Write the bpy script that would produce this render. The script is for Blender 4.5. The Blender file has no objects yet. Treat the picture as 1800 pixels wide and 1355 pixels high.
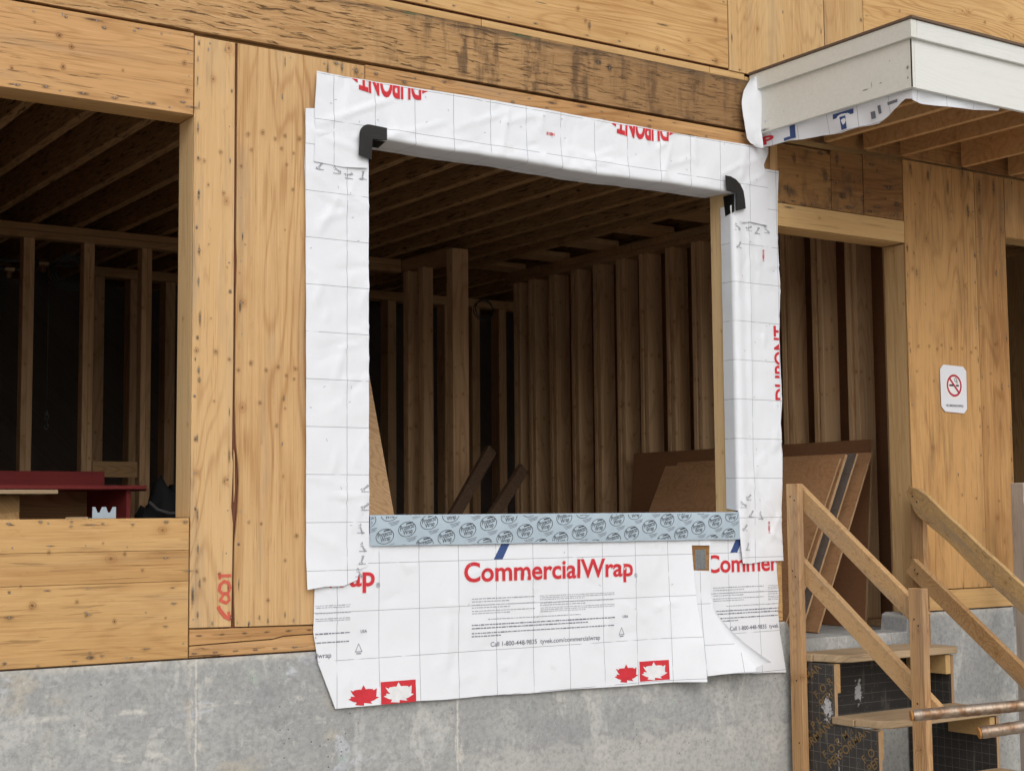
import bpy, bmesh, math, random
from mathutils import Vector, Matrix, noise as mnoise
random.seed(7)
R = math.radians
scn = bpy.context.scene
COL = scn.collection

# ------------------------------------------------------------------ camera, sky, sun, exposure
cam = bpy.data.cameras.new('camera'); camo = bpy.data.objects.new('camera', cam); COL.objects.link(camo)
cam.sensor_width = 36; cam.lens = 53.25; cam.clip_start = 0.05; cam.clip_end = 1000
yaw, pitch, roll = R(34.0322), R(4.8294), R(-0.478)
f = Vector((math.sin(yaw)*math.cos(pitch), math.cos(yaw)*math.cos(pitch), math.sin(pitch)))
r = Vector((math.cos(yaw), -math.sin(yaw), 0)); u = r.cross(f)
r2 = r*math.cos(roll)+u*math.sin(roll); u2 = u*math.cos(roll)-r*math.sin(roll)
M = Matrix.Identity(4)
for i in range(3): M[i][0], M[i][1], M[i][2] = r2[i], u2[i], -f[i]
M.translation = (-3.2208, -5.9218, 0.5828)
camo.matrix_world = M
scn.camera = camo

w = bpy.data.worlds.new('World'); scn.world = w; w.use_nodes = True
wn = w.node_tree; bg = wn.nodes['Background']
sky = wn.nodes.new('ShaderNodeTexSky'); sky.sky_type = 'NISHITA'; sky.sun_disc = False
sky.sun_elevation = R(40); sky.sun_rotation = R(198); sky.air_density = 1; sky.dust_density = 4; sky.ozone_density = 1
hs = wn.nodes.new('ShaderNodeHueSaturation'); hs.inputs['Saturation'].default_value = 0.34
wn.links.new(sky.outputs[0], hs.inputs['Color']); wn.links.new(hs.outputs[0], bg.inputs[0]); bg.inputs[1].default_value = 0.15
sun = bpy.data.lights.new('sun', 'SUN'); sun.energy = 1.5; sun.angle = R(75); sun.color = (1, 0.97, 0.93)
suno = bpy.data.objects.new('sun', sun); COL.objects.link(suno)
suno.rotation_euler = Vector((0.24, 0.73, -0.64)).to_track_quat('-Z', 'Y').to_euler()
suno.location = (-4, -8, 12)
vs = scn.view_settings; vs.view_transform = 'Standard'; vs.look = 'None'; vs.gamma = 1; vs.use_curve_mapping = False
vs.exposure = -0.40
scn.cycles.use_adaptive_sampling = True; scn.cycles.adaptive_threshold = 0.03; scn.cycles.max_bounces = 8; scn.cycles.diffuse_bounces = 6; scn.cycles.glossy_bounces = 2; scn.cycles.transparent_max_bounces = 6

# ------------------------------------------------------------------ node helper
class S:
    def __init__(s, nt, o): s.nt, s.o = nt, o
    def _m(s, op, b=None, c=None):
        n = s.nt.nodes.new('ShaderNodeMath'); n.operation = op
        for i, v in enumerate((s, b, c)):
            if v is None: continue
            if isinstance(v, S): s.nt.links.new(v.o, n.inputs[i])
            else: n.inputs[i].default_value = v
        return S(s.nt, n.outputs[0])
    def __add__(s, b): return s._m('ADD', b)
    __radd__ = __add__
    def __sub__(s, b): return s._m('SUBTRACT', b)
    def __rsub__(s, b): return (s*-1)+b
    def __mul__(s, b): return s._m('MULTIPLY', b)
    __rmul__ = __mul__
    def __truediv__(s, b): return s._m('DIVIDE', b)
    def __pow__(s, b): return s._m('POWER', b)
    def sin(s): return s._m('SINE')
    def abs(s): return s._m('ABSOLUTE')
    def fract(s): return s._m('FRACT')
    def floor(s): return s._m('FLOOR')
    def sqrt(s): return s._m('SQRT')
    def exp(s): return s._m('EXPONENT')
    def max(s, b): return s._m('MAXIMUM', b)
    def min(s, b): return s._m('MINIMUM', b)
    def lt(s, b): return s._m('LESS_THAN', b)
    def gt(s, b): return s._m('GREATER_THAN', b)
    def ss(s, a, b, lo=0, hi=1):
        n = s.nt.nodes.new('ShaderNodeMapRange'); n.interpolation_type = 'SMOOTHSTEP'
        s.nt.links.new(s.o, n.inputs[0])
        for i, v in zip((1, 2, 3, 4), (a, b, lo, hi)): n.inputs[i].default_value = v
        return S(s.nt, n.outputs[0])
class Mat:
    def __init__(m, name):
        m.mat = bpy.data.materials.new(name); m.mat.use_nodes = True; m.nt = m.mat.node_tree
        m.bs = m.nt.nodes['Principled BSDF']; m.bs.inputs['Specular IOR Level'].default_value = 0.3
    def n(m, t): return m.nt.nodes.new(t)
    def lk(m, a, b): m.nt.links.new(a.o if isinstance(a, S) else a, b)
    def coord(m, rnd=50.0):
        tc = m.n('ShaderNodeTexCoord'); sp = m.n('ShaderNodeSeparateXYZ')
        if rnd:
            oi = m.n('ShaderNodeObjectInfo'); va = m.n('ShaderNodeVectorMath'); va.operation = 'MULTIPLY_ADD'
            cb = m.n('ShaderNodeCombineXYZ')
            for i in range(3): m.lk(oi.outputs['Random'], cb.inputs[i])
            m.lk(cb.outputs[0], va.inputs[0]); va.inputs[1].default_value = (rnd, rnd*1.37, rnd*0.73); m.lk(tc.outputs['Object'], va.inputs[2])
            m.lk(va.outputs[0], sp.inputs[0]); m.rnd = S(m.nt, oi.outputs['Random'])
        else: m.lk(tc.outputs['Object'], sp.inputs[0])
        return [S(m.nt, sp.outputs[i]) for i in range(3)]
    def uv(m):
        tc = m.n('ShaderNodeTexCoord'); sp = m.n('ShaderNodeSeparateXYZ'); m.lk(tc.outputs['UV'], sp.inputs[0])
        return [S(m.nt, sp.outputs[i]) for i in range(2)]
    def vec(m, x, y, z=0.0):
        c = m.n('ShaderNodeCombineXYZ')
        for i, v in enumerate((x, y, z)):
            if isinstance(v, S): m.lk(v, c.inputs[i])
            else: c.inputs[i].default_value = v
        return c.outputs[0]
    def noise(m, v, scale=1, detail=3, rough=0.5, dist=0, d='3D'):
        t = m.n('ShaderNodeTexNoise'); t.noise_dimensions = d; m.lk(v, t.inputs['Vector'])
        t.inputs['Scale'].default_value = scale; t.inputs['Detail'].default_value = detail
        t.inputs['Roughness'].default_value = rough; t.inputs['Distortion'].default_value = dist
        return S(m.nt, t.outputs[0])
    def voro(m, v, scale=1, rand=1, d='2D', feat='F1'):
        t = m.n('ShaderNodeTexVoronoi'); t.voronoi_dimensions = d; t.feature = feat; m.lk(v, t.inputs['Vector'])
        t.inputs['Scale'].default_value = scale; t.inputs['Randomness'].default_value = rand
        return t
    def mix(m, fac, a, b):
        t = m.n('ShaderNodeMix'); t.data_type = 'RGBA'; t.clamp_factor = True
        if isinstance(fac, S): m.lk(fac, t.inputs[0])
        else: t.inputs[0].default_value = fac
        for v, i in ((a, 6), (b, 7)):
            if isinstance(v, tuple): t.inputs[i].default_value = (*v, 1)
            else: m.lk(v, t.inputs[i])
        return t.outputs[2]
    def scale(m, c, fac):
        t = m.n('ShaderNodeVectorMath'); t.operation = 'SCALE'; m.lk(c, t.inputs[0]); m.lk(fac, t.inputs['Scale']); return t.outputs[0]
    def done(m, col, rough=0.7, bump=None, bs=0.3, bd=0.002, metal=0):
        if isinstance(col, tuple): m.bs.inputs['Base Color'].default_value = (*col, 1)
        else: m.lk(col, m.bs.inputs['Base Color'])
        if isinstance(rough, S): m.lk(rough, m.bs.inputs['Roughness'])
        else: m.bs.inputs['Roughness'].default_value = rough
        m.bs.inputs['Metallic'].default_value = metal
        if bump is not None:
            b = m.n('ShaderNodeBump'); b.inputs['Strength'].default_value = bs; b.inputs['Distance'].default_value = bd
            m.lk(bump, b.inputs['Height']); m.lk(b.outputs[0], m.bs.inputs['Normal'])
        return m.mat

def wood(name, axis, light, dark, kp=0.3, kc=0.11, ka=0.62, fig=0.5, fig_f=26, grey=0.0, mould=0.0, ks=1.0, fine=0.35, vari=0.25, check=0.0, lite=False):
    """rotary-cut veneer or sawn lumber; grain along axis"""
    if not lite: light = (light[0]*1.06, light[1]*1.10, light[2]*1.13); dark = (dark[0]*1.06, dark[1]*1.10, dark[2]*1.12)
    m = Mat(name); x, y, z = m.coord()
    if axis == 'Z': a, c = z, x+y*1.0
    elif axis == 'X': a, c = x, z+y*1.0
    else: a, c = y, x+z*1.0
    # knots
    vn = m.voro(m.vec(c/kc, a/ka), 1, 0.62)
    sp = m.n('ShaderNodeSeparateXYZ'); m.lk(vn.outputs['Position'], sp.inputs[0])
    px, pa = S(m.nt, sp.outputs[0]), S(m.nt, sp.outputs[1])
    sc = m.n('ShaderNodeSeparateXYZ'); m.lk(vn.outputs['Color'], sc.inputs[0])
    c1, c2 = S(m.nt, sc.outputs[0]), S(m.nt, sc.outputs[1])
    dx = (c/kc-px)*kc; da = (a/ka-pa)*ka
    wob = 0.003 if lite else m.noise(m.vec(x, y, z), 60, 1)*0.006
    d = ((dx*dx*1.4+da*da*0.8).sqrt()+wob-0.003)*(1.0/ks)+c1.gt(kp)*9.0
    d = d/(c2*0.7+0.45)
    halo = (d*d*-1400.0).exp(); core = d.ss(0.0060, 0.0030); ring = d.ss(0.021, 0.012)*((d*1000.0).sin()*0.6+0.55)
    # grain figure = contour lines of a stretched noise
    if lite:
        n1 = m.noise(m.vec(c*3.2+halo*0.10, a*0.42, y*3.0), 1, 1, 0.45); figv = ((n1*(fig_f*1.7*6.28)).sin()*0.5+0.5)**4.0; fg = m.noise(m.vec(c*130.0, a*3.2, y*130.0), 1, 1, 0.6)
    else:
        n1 = m.noise(m.vec(c*3.2+halo*0.10, a*0.42+halo*0.05, y*3.0), 1, 2, 0.45, 0.25)
        s1 = (n1*(fig_f*1.7*6.28)+(m.noise(m.vec(c*60.0, a*2.0, y*40.0), 1, 2)-0.5)*2.2).sin()*0.5+0.5
        figv = (s1**4.0)*m.noise(m.vec(c*2.0, a*0.5, y), 1.3, 2).ss(0.3, 0.65)
        fg = m.noise(m.vec(c*170.0, a*3.2, y*170.0), 1, 3, 0.6)
    bl = m.noise(m.vec(x, y, z), 1.7, 1 if lite else 3, 0.55)
    sk = m.noise(m.vec(c*48.0, a*0.8, y*40.0), 1, 2 if lite else 4, 0.72)
    fac = figv*fig+(fg-0.5)*(2*fine)+(sk-0.5)*1.35+(bl-0.5)*(4*vari)+m.rnd*0.7-0.10
    col = m.mix(fac, light, dark)
    if not lite:
        warm = m.noise(m.vec(c*5.0, a*0.35, 9.0), 1, 2).ss(0.40, 0.66)
        col = m.mix(warm*0.35, col, (light[0]*1.08, light[1]*1.18, light[2]*1.3))
    col = m.mix(halo*0.28, col, (dark[0]*0.8, dark[1]*0.72, dark[2]*0.6))
    col = m.mix(ring*0.6, col, (light[0]*0.60, light[1]*0.45, light[2]*0.34))
    col = m.mix(core*0.7, col, (0.15, 0.07, 0.028))
    h = fg*0.5-figv*0.35-core*0.6
    if not lite:
        pr = m.noise(m.vec(c*95.0, a*2.6, y*60.0), 1, 3, 0.7)
        col = m.mix(pr.ss(0.56, 0.70)*0.42, col, (dark[0]*0.62, dark[1]*0.55, dark[2]*0.5))
        col = m.mix(pr.ss(0.44, 0.30)*0.38, col, (min(0.8, light[0]*1.22), light[1]*1.3, light[2]*1.5))
        blz = m.noise(m.vec(c*22.0, a*6.0, 3.0), 1, 4, 0.7).ss(0.60, 0.72); col = m.mix(blz*0.25, col, (dark[0]*0.7, dark[1]*0.62, dark[2]*0.6))
        h = h-pr*0.6
    if check:
        ck = m.noise(m.vec(c*75.0, a*3.0, y*20.0), 1, 4, 0.62, 0.6)
        ckm = ck.ss(0.42, 0.35)*m.noise(m.vec(c*3, a*1.2, 7.0), 1, 2).ss(0.38, 0.56)
        col = m.mix(ckm*check, col, (0.10, 0.05, 0.022)); h = h-ckm*1.2
        ckl = ck.ss(0.66, 0.74); col = m.mix(ckl*check*0.35, col, (light[0]*1.25, light[1]*1.3, light[2]*1.5))
    if grey:
        g = m.noise(m.vec(c*9.0, a*0.9, 3.0), 1, 4, 0.6).ss(0.50, 0.72)
        col = m.mix(g*grey, col, (0.25, 0.205, 0.16))
    if mould:
        g1 = m.noise(m.vec(c*(14 if axis == 'Z' else 5), a*(1.2 if axis == 'Z' else 5), 11.0), 1, 5, 0.65).ss(0.50, 0.70)
        g2 = m.noise(m.vec(x*9.0, z*2.2, 2.0), 1, 4, 0.6).ss(0.52, 0.68)
        col = m.mix(g1*mould, col, (0.10, 0.058, 0.03)); col = m.mix(g2*mould*0.7, col, (0.16, 0.085, 0.035))
    return m.done(col, 0.72, h, 0.35, 0.0015)

PL, PD = (0.575, 0.355, 0.165), (0.38, 0.192, 0.070)
MT = {}
MT['ply_v'] = wood('plywood_vertical_grain', 'Z', PL, PD, kp=0.22, ka=0.55, kc=0.062, fig=0.65, fig_f=12, grey=0.45, ks=1.2, vari=0.28)
MT['ply_h'] = wood('plywood_horizontal_grain', 'X', (0.52, 0.30, 0.118), (0.33, 0.162, 0.053), kp=0.12, ka=0.33, kc=0.14, fig=0.35, fig_f=12, grey=0.2, fine=0.5, check=0.4, ks=1.5)
MT['ply_hdr'] = wood('header_plywood', 'X', (0.53, 0.295, 0.122), (0.30, 0.138, 0.046), kp=0.15, ka=0.4, kc=0.13, fig=0.5, fig_f=12, grey=0.3, check=0.9, ks=1.3)
MT['ply_up'] = wood('upper_plywood', 'X', (0.60, 0.36, 0.15), (0.40, 0.205, 0.07), kp=0.38, ka=0.34, kc=0.16, fig=0.75, fig_f=20, ks=1.5)
MT['ply_upv'] = wood('upper_plywood_vertical', 'Z', (0.58, 0.36, 0.16), (0.38, 0.205, 0.08), kp=0.2, fig=0.55, fig_f=16, grey=0.35)
MT['ply_dark'] = wood('stained_plywood', 'X', (0.33, 0.165, 0.056), (0.17, 0.072, 0.022), kp=0.4, ka=0.3, kc=0.13, fig=0.6, fig_f=14, mould=1.0, check=0.5)
MT['ply_darkv'] = wood('stained_plywood_vertical', 'Z', (0.50, 0.27, 0.10), (0.30, 0.138, 0.044), kp=0.2, ka=0.6, kc=0.065, fig=0.6, fig_f=12, mould=0.4, ks=1.2)
MT['lum_x'] = wood('lumber_x', 'X', (0.55, 0.335, 0.14), (0.37, 0.19, 0.065), kp=0.25, ka=0.35, kc=0.09, fig=0.3, fig_f=10, ks=0.8)
MT['lum_z'] = wood('lumber_z', 'Z', (0.68, 0.45, 0.225), (0.50, 0.29, 0.12), kp=0.3, ka=0.35, kc=0.07, fig=0.35, fig_f=10, ks=0.75)
MT['lum_y'] = wood('lumber_y', 'Y', (0.57, 0.34, 0.15), (0.40, 0.205, 0.075), kp=0.3, ka=0.35, kc=0.07, fig=0.35, fig_f=10, ks=0.8, lite=True)
MT['red_z'] = wood('dark_red_stud', 'Z', (0.20, 0.075, 0.04), (0.11, 0.04, 0.02), kp=0.0, fine=0.5, lite=True)
MT['stud'] = wood('interior_stud', 'Z', (0.72, 0.48, 0.27), (0.50, 0.30, 0.15), kp=0.55, ka=0.22, kc=0.06, fig=0.45, fig_f=12, ks=0.7, vari=0.3, lite=True)
MT['plate_y'] = wood('interior_plate_y', 'Y', (0.50, 0.31, 0.16), (0.34, 0.18, 0.08), kp=0.3, lite=True)
MT['plate_x'] = wood('interior_plate_x', 'X', (0.54, 0.34, 0.17), (0.38, 0.21, 0.09), kp=0.3, lite=True)
MT['stair_z'] = wood('stair_lumber_z', 'Z', (0.50, 0.295, 0.14), (0.31, 0.155, 0.062), kp=0.35, ka=0.3, kc=0.07, grey=0.35, fig=0.6, fine=0.5, check=0.3)
MT['stair_y'] = wood('stair_rail', 'Y', (0.48, 0.285, 0.13), (0.31, 0.165, 0.065), kp=0.35, ka=0.3, kc=0.07, grey=0.6, fig=0.6, fine=0.5, check=0.3)
MT['tread'] = wood('dusty_tread', 'X', (0.40, 0.28, 0.165), (0.29, 0.185, 0.10), kp=0.2, grey=0.9, fig=0.3, check=0.4)
MT['cleat'] = wood('cleat_lumber', 'Y', (0.50, 0.31, 0.13), (0.34, 0.18, 0.07), kp=0.3)
MT['sheet_red'] = wood('formwork_sheet', 'Y', (0.42, 0.22, 0.105), (0.29, 0.14, 0.06), kp=0.0, fig=0.6, fig_f=9, check=0.15)
MT['sheet_brn'] = wood('smooth_brown_sheet', 'Y', (0.30, 0.145, 0.07), (0.24, 0.11, 0.052), kp=0.0, fig=0.05, fine=0.2, lite=True)
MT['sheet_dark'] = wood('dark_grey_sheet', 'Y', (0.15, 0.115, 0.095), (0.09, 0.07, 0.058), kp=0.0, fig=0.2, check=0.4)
MT['old_board'] = wood('old_dark_board', 'Y', (0.17, 0.105, 0.065), (0.10, 0.06, 0.038), kp=0.2, lite=True)
MT['sheet_edge'] = wood('sheet_edge', 'Z', (0.42, 0.26, 0.14), (0.27, 0.15, 0.07), kp=0.0)
MT['grey_wood'] = wood('weathered_grey_timber', 'Z', (0.42, 0.35, 0.29), (0.29, 0.235, 0.19), kp=0.2, grey=0.6, check=0.4)
MT['redpaint'] = wood('red_painted_plywood', 'X', (0.27, 0.04, 0.038), (0.18, 0.024, 0.024), kp=0.0, fig=0.1, lite=True)

def strand(name, axis, dark_from=None, tone=1.0):
    m = Mat(name); x, y, z = m.coord(); tcx, tcy, tcz = m.coord(0)
    a, c = (x, z+y) if axis == 'X' else (y, z+x)
    wx = m.noise(m.vec(a*5, c*14, y), 1, 2)*0.06
    st = m.noise(m.vec(a*5+wx*6, c*85.0+wx*30, y*5), 1, 4, 0.66, 0.5)
    st2 = m.noise(m.vec(a*16+3.0, c*140.0, y*5), 1, 3, 0.6, 0.6)
    cr = m.noise(m.vec(a*6.5+wx*8, c*78.0+wx*60, 4.0), 1, 5, 0.68, 0.55)
    bl = m.noise(m.vec(x, y, z), 3, 3)
    k = tone
    col = m.mix(st.ss(0.3, 0.72), (0.58*k, 0.36*k, 0.17*k), (0.36*k, 0.195*k, 0.075*k))
    col = m.mix(st2.ss(0.55, 0.75)*0.6, col, (0.64*k, 0.41*k, 0.20*k))
    col = m.mix((bl-0.35)*0.8, col, (0.34*k, 0.19*k, 0.075*k))
    crm = cr.ss(0.45, 0.38); col = m.mix(crm*0.85, col, (0.075*k, 0.036*k, 0.014*k))
    h = st*0.6+st2*0.3-crm*1.0
    if dark_from is not None:
        wv = m.noise(m.vec(tcx*7.0, tcz*0.9, 1.0), 1, 4, 0.62)
        pt = m.noise(m.vec(tcx*16.0, tcz*9.0, 1.0), 1, 4, 0.6).ss(0.35, 0.6)
        g = tcx.ss(dark_from, dark_from+0.9)*wv.ss(0.46, 0.60)*pt
        col = m.mix(g*0.85, col, (0.075, 0.048, 0.03))
        col = m.mix(tcx.ss(dark_from, dark_from+2.6)*0.66, col, (0.15, 0.078, 0.032))
        topl = tcz.ss(0.085, 0.13)*m.noise(m.vec(tcx*3, tcz*40, 0.0), 1, 3).ss(0.35, 0.6)
        col = m.mix(topl*0.75, col, (0.10, 0.065, 0.04))
        grn = tcz.ss(0.115, 0.13)*m.noise(m.vec(tcx*4, tcz*6, 5.0), 1, 3).ss(0.56, 0.62)
        col = m.mix(grn*0.7, col, (0.045, 0.10, 0.05))
    return m.done(col, 0.8, h, 0.7, 0.003)
MT['rim'] = strand('strand_rim_board', 'X', dark_from=-0.3)
MT['joist'] = strand('strand_joist', 'Y', tone=0.95)

def concrete(name, rich=True):
    m = Mat(name); x, y, z = m.coord(0)
    v = m.vec(x, y, z)
    n1 = m.noise(v, 1.6, 5, 0.6, 0.4); n2 = m.noise(v, 7, 5, 0.62, 0.5); n3 = m.noise(v, 45, 4, 0.6)
    col = m.mix(n1.ss(0.32, 0.68), (0.455, 0.46, 0.445), (0.32, 0.33, 0.33))
    col = m.mix((n2.ss(0.35, 0.7))*0.55, col, (0.365, 0.37, 0.355))
    col = m.mix(m.noise(m.vec(x*5, y, z*2.2), 1, 5, 0.65, 0.8).ss(0.57, 0.63)*0.5, col, (0.57, 0.57, 0.55))
    if rich:
        lft = x.ss(0.5, -0.4)
        col = m.mix(m.noise(m.vec(x*7+5, y, z*9), 1, 5, 0.62, 1.2).ss(0.60, 0.66)*lft*0.5, col, (0.62, 0.61, 0.56))
        col = m.mix(m.noise(m.vec(x*1.7, y, z*3.0+9), 1, 3, 0.5).ss(0.58, 0.63)*lft*0.7, col, (0.46, 0.42, 0.345))
        col = m.mix(m.noise(m.vec(x*3.5+2, y, z*6.0+3), 1, 4, 0.6, 0.8).ss(0.60, 0.67)*lft*0.75, col, (0.58, 0.61, 0.67))
        col = m.mix(m.noise(m.vec(x*6+9, y, z*5.0+4), 1, 3, 0.5).ss(0.66, 0.73)*0.5, col, (0.34, 0.47, 0.39))
        col = m.mix(m.noise(m.vec(x*14+1, y, z*3.0+8), 1, 3, 0.5).ss(0.66, 0.74)*0.5, col, (0.36, 0.25, 0.14))
        col = m.mix(m.noise(m.vec(x*2.2+4, y, z*4.0+1), 1, 6, 0.68, 1.0).ss(0.50, 0.60)*0.45, col, (0.30, 0.31, 0.325))
        col = m.mix(m.noise(m.vec(x*10+7, y, z*13.0), 1, 5, 0.7, 1.5).ss(0.585, 0.63)*x.ss(0.9, -0.2)*0.3, col, (0.58, 0.58, 0.58))
        col = m.mix(m.noise(m.vec(x*30, y, z*3.0), 1, 4, 0.6).ss(0.55, 0.75)*0.35, col, (0.29, 0.295, 0.30))
        for sx in (-0.789, 0.467):   # form panel joints
            ln = (x-sx+(m.noise(m.vec(x*0, y*0, z*11), 1, 3)-0.5)*0.02).abs()
            col = m.mix(ln.ss(0.006, 0.002)*0.75, col, (0.64, 0.62, 0.57))
            ds = (x-sx).abs().ss(0.06, 0.0)*m.noise(m.vec(x*25, y, z*9), 1, 4, 0.6).ss(0.52, 0.6)
            col = m.mix(ds*0.8, col, (0.62, 0.60, 0.55))
        lz = (z+0.19+(m.noise(m.vec(x*2.5, y, 0.0), 1, 3)-0.5)*0.03).abs()
        col = m.mix(lz.ss(0.016, 0.002)*m.noise(m.vec(x*5, y, z*12), 1, 5, 0.7).ss(0.44, 0.62)*lft*0.8, col, (0.62, 0.61, 0.56))
        lz2 = (z+0.50+(m.noise(m.vec(x*5.0, y, 2.0), 1, 4, 0.65)-0.5)*0.22)
        col = m.mix(lz2.ss(0.03, -0.03)*x.ss(0.45, 0.6)*0.45, col, (0.50, 0.49, 0.46))
        col = m.mix(lz2.abs().ss(0.022, 0.0)*x.ss(0.45, 0.6)*m.noise(v, 6, 3).ss(0.4, 0.6)*0.6, col, (0.26, 0.265, 0.28))
        col = m.mix(z.ss(-0.035, -0.005)*m.noise(m.vec(x*6, y, z*3), 1, 3).ss(0.3, 0.55)*0.6, col, (0.60, 0.58, 0.53))
    pv = m.voro(v, 48, 1, '3D'); pr = m.n('ShaderNodeSeparateXYZ'); m.lk(pv.outputs['Color'], pr.inputs[0])
    p = (S(m.nt, pv.outputs['Distance'])+S(m.nt, pr.outputs[0]).gt(0.20)*9.0).ss(0.24, 0.10)
    pm = p*m.noise(v, 2.2, 3).ss(0.46, 0.64); col = m.mix(pm*0.8, col, (0.07, 0.07, 0.068))
    col = m.mix((n3-0.45)*2.0, col, (0.20, 0.205, 0.20))
    col = m.mix(m.noise(v, 110, 3, 0.65).ss(0.55, 0.75)*0.5, col, (0.52, 0.52, 0.50))
    col = m.mix(m.noise(v, 20, 5, 0.7, 0.3).ss(0.52, 0.66)*0.4, col, (0.22, 0.225, 0.225))
    return m.done(col, 0.85, n3*0.4+n2*0.5-pm*1.5, 0.5, 0.004)
MT['concrete'] = concrete('cast_concrete'); MT['concrete2'] = concrete('plain_concrete', False)

def wrapmat(name):
    m = Mat(name); uu, vv = m.uv(); x, y, z = m.coord(20)
    lu = (uu+0.5).fract()-0.5; lv = (vv+0.5).fract()-0.5
    brk = m.noise(m.vec(x, y, z), 9, 2).ss(0.30, 0.42)
    ln = (lu.abs().ss(0.0068, 0.0042)).max(lv.abs().ss(0.0068, 0.0042))
    fb = m.noise(m.vec(x, y, z), 60, 4, 0.65); bg_ = m.noise(m.vec(x, y, z), 5, 4, 0.6)
    col = m.mix((bg_-0.4)*0.8, (0.77, 0.80, 0.85), (0.71, 0.735, 0.775))
    col = m.mix(m.noise(m.vec(x*3, y, z*3), 3, 5, 0.7).ss(0.62, 0.78)*0.35, col, (0.60, 0.57, 0.53))
    col = m.mix(ln*brk*0.85, col, (0.16, 0.17, 0.20))
    return m.done(col, 0.5, fb*0.25+m.noise(m.vec(x, y, z), 10, 3, 0.6, 0.4)*0.6, 0.5, 0.006)
MT['wrap'] = wrapmat('house_wrap_film')

def flat(name, col, rough=0.6, metal=0, var=0.15, sc=30, bump=0.0):
    m = Mat(name); x, y, z = m.coord(20); n = m.noise(m.vec(x, y, z), sc, 4, 0.6)
    c = m.mix((n-0.3)*1.2, col, tuple(v*(1-var*2) for v in col))
    return m.done(c, rough, n if bump else None, bump or 0.1, 0.002, metal)
MT['ink_red'] = flat('red_ink', (0.62, 0.035, 0.05)); MT['ink_halo'] = flat('pink_ink_edge', (0.80, 0.55, 0.55))
MT['ink_blue'] = flat('blue_ink', (0.045, 0.085, 0.24)); MT['ink_grey'] = flat('grey_ink', (0.17, 0.18, 0.22))
MT['ink_black'] = flat('black_ink', (0.03, 0.03, 0.04)); MT['ink_pale'] = flat('pale_grey_ink', (0.36, 0.37, 0.41))
MT['ink_script'] = flat('script_ink', (0.27, 0.28, 0.31)); MT['ink_white'] = flat('white_print', (0.78, 0.79, 0.81))
MT['tape'] = flat('blue_flashing_film', (0.43, 0.525, 0.60), 0.32, var=0.12, sc=7, bump=0.5)
MT['butyl'] = flat('black_flashing', (0.022, 0.021, 0.02), 0.42, sc=14, bump=0.15)
MT['canopy'] = wood('grey_white_primed_board', 'X', (0.72, 0.735, 0.71), (0.64, 0.655, 0.63), kp=0.0, fig=0.12, fine=0.35, vari=0.12, lite=True)
MT['canopy_y'] = wood('grey_white_primed_board_side', 'Y', (0.74, 0.745, 0.70), (0.66, 0.665, 0.615), kp=0.0, fig=0.12, fine=0.35, vari=0.12, lite=True)
MT['roofedge'] = flat('brown_roof_edge', (0.16, 0.11, 0.075), 0.9)
MT['galv'] = flat('galvanised_steel', (0.42, 0.46, 0.48), 0.38, 0.85, var=0.2, sc=25)
MT['galv_pale'] = flat('pale_blue_zinc', (0.36, 0.44, 0.51), 0.45, 0.3, var=0.08)
MT['nail'] = flat('nail_head', (0.30, 0.29, 0.28), 0.4, 0.7)
MT['brass'] = flat('brass', (0.62, 0.42, 0.25), 0.3, 0.9)
MT['black'] = flat('black_nylon', (0.012, 0.012, 0.013), 0.75)
MT['paper'] = flat('sign_paper', (0.74, 0.75, 0.80), 0.5, var=0.03)
MT['sticker'] = flat('sticker_white', (0.80, 0.79, 0.77), 0.45, var=0.03)
MT['sign_red'] = flat('sign_red', (0.47, 0.03, 0.07)); MT['orange'] = flat('coral_spray_paint', (0.66, 0.13, 0.085), 0.7, var=0.25, sc=60)
MT['cable'] = flat('grey_cable', (0.10, 0.10, 0.10), 0.5)
def rust():
    m = Mat('rusty_steel'); x, y, z = m.coord(10); n = m.noise(m.vec(x, y, z), 45, 5, 0.6); n2 = m.noise(m.vec(x, y, z), 14, 3)
    col = m.mix(n.ss(0.38, 0.62), (0.36, 0.28, 0.21), (0.24, 0.14, 0.08)); col = m.mix(n2.ss(0.45, 0.6)*0.6, col, (0.40, 0.35, 0.30))
    return m.done(col, 0.45, n, 0.3, 0.001, 0.7)
MT['rebar'] = rust(); MT['rust_end'] = flat('orange_rust', (0.42, 0.19, 0.05), 0.8, sc=120, bump=0.4)
def ground_mat():
    m = Mat('gravel_ground'); x, y, z = m.coord(0); v = m.voro(m.vec(x, y, z), 30, 1, '3D'); n = m.noise(m.vec(x, y, z), 2, 5)
    sp = m.n('ShaderNodeSeparateXYZ'); m.lk(v.outputs['Color'], sp.inputs[0])
    col = m.mix(S(m.nt, sp.outputs[0]), (0.56, 0.53, 0.48), (0.38, 0.355, 0.32)); col = m.mix(n.ss(0.4, 0.65)*0.6, col, (0.42, 0.37, 0.30))
    return m.done(col, 0.9, S(m.nt, v.outputs['Distance']), 0.5, 0.02)
MT['ground'] = ground_mat()
def formply():
    m = Mat('black_film_faced_plywood'); x, y, z = m.coord(0)
    n = m.noise(m.vec(x, y, z), 9, 5, 0.6); n2 = m.noise(m.vec(x*8, y*8, z*1.5), 3, 4, 0.65)
    gy = ((y/0.05).fract()-0.5).abs().gt(0.475).max(((z/0.05).fract()-0.5).abs().gt(0.475))
    col = m.mix(n, (0.030, 0.028, 0.028), (0.055, 0.05, 0.047))
    col = m.mix(gy*0.75, col, (0.17, 0.155, 0.135))
    col = m.mix(n2.ss(0.56, 0.7)*0.45, col, (0.16, 0.145, 0.12))
    col = m.mix(m.noise(m.vec(x, y, z), 130, 2).ss(0.70, 0.74)*0.8, col, (0.35, 0.34, 0.32))
    return m.done(col, 0.5, n, 0.2, 0.001)
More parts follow.
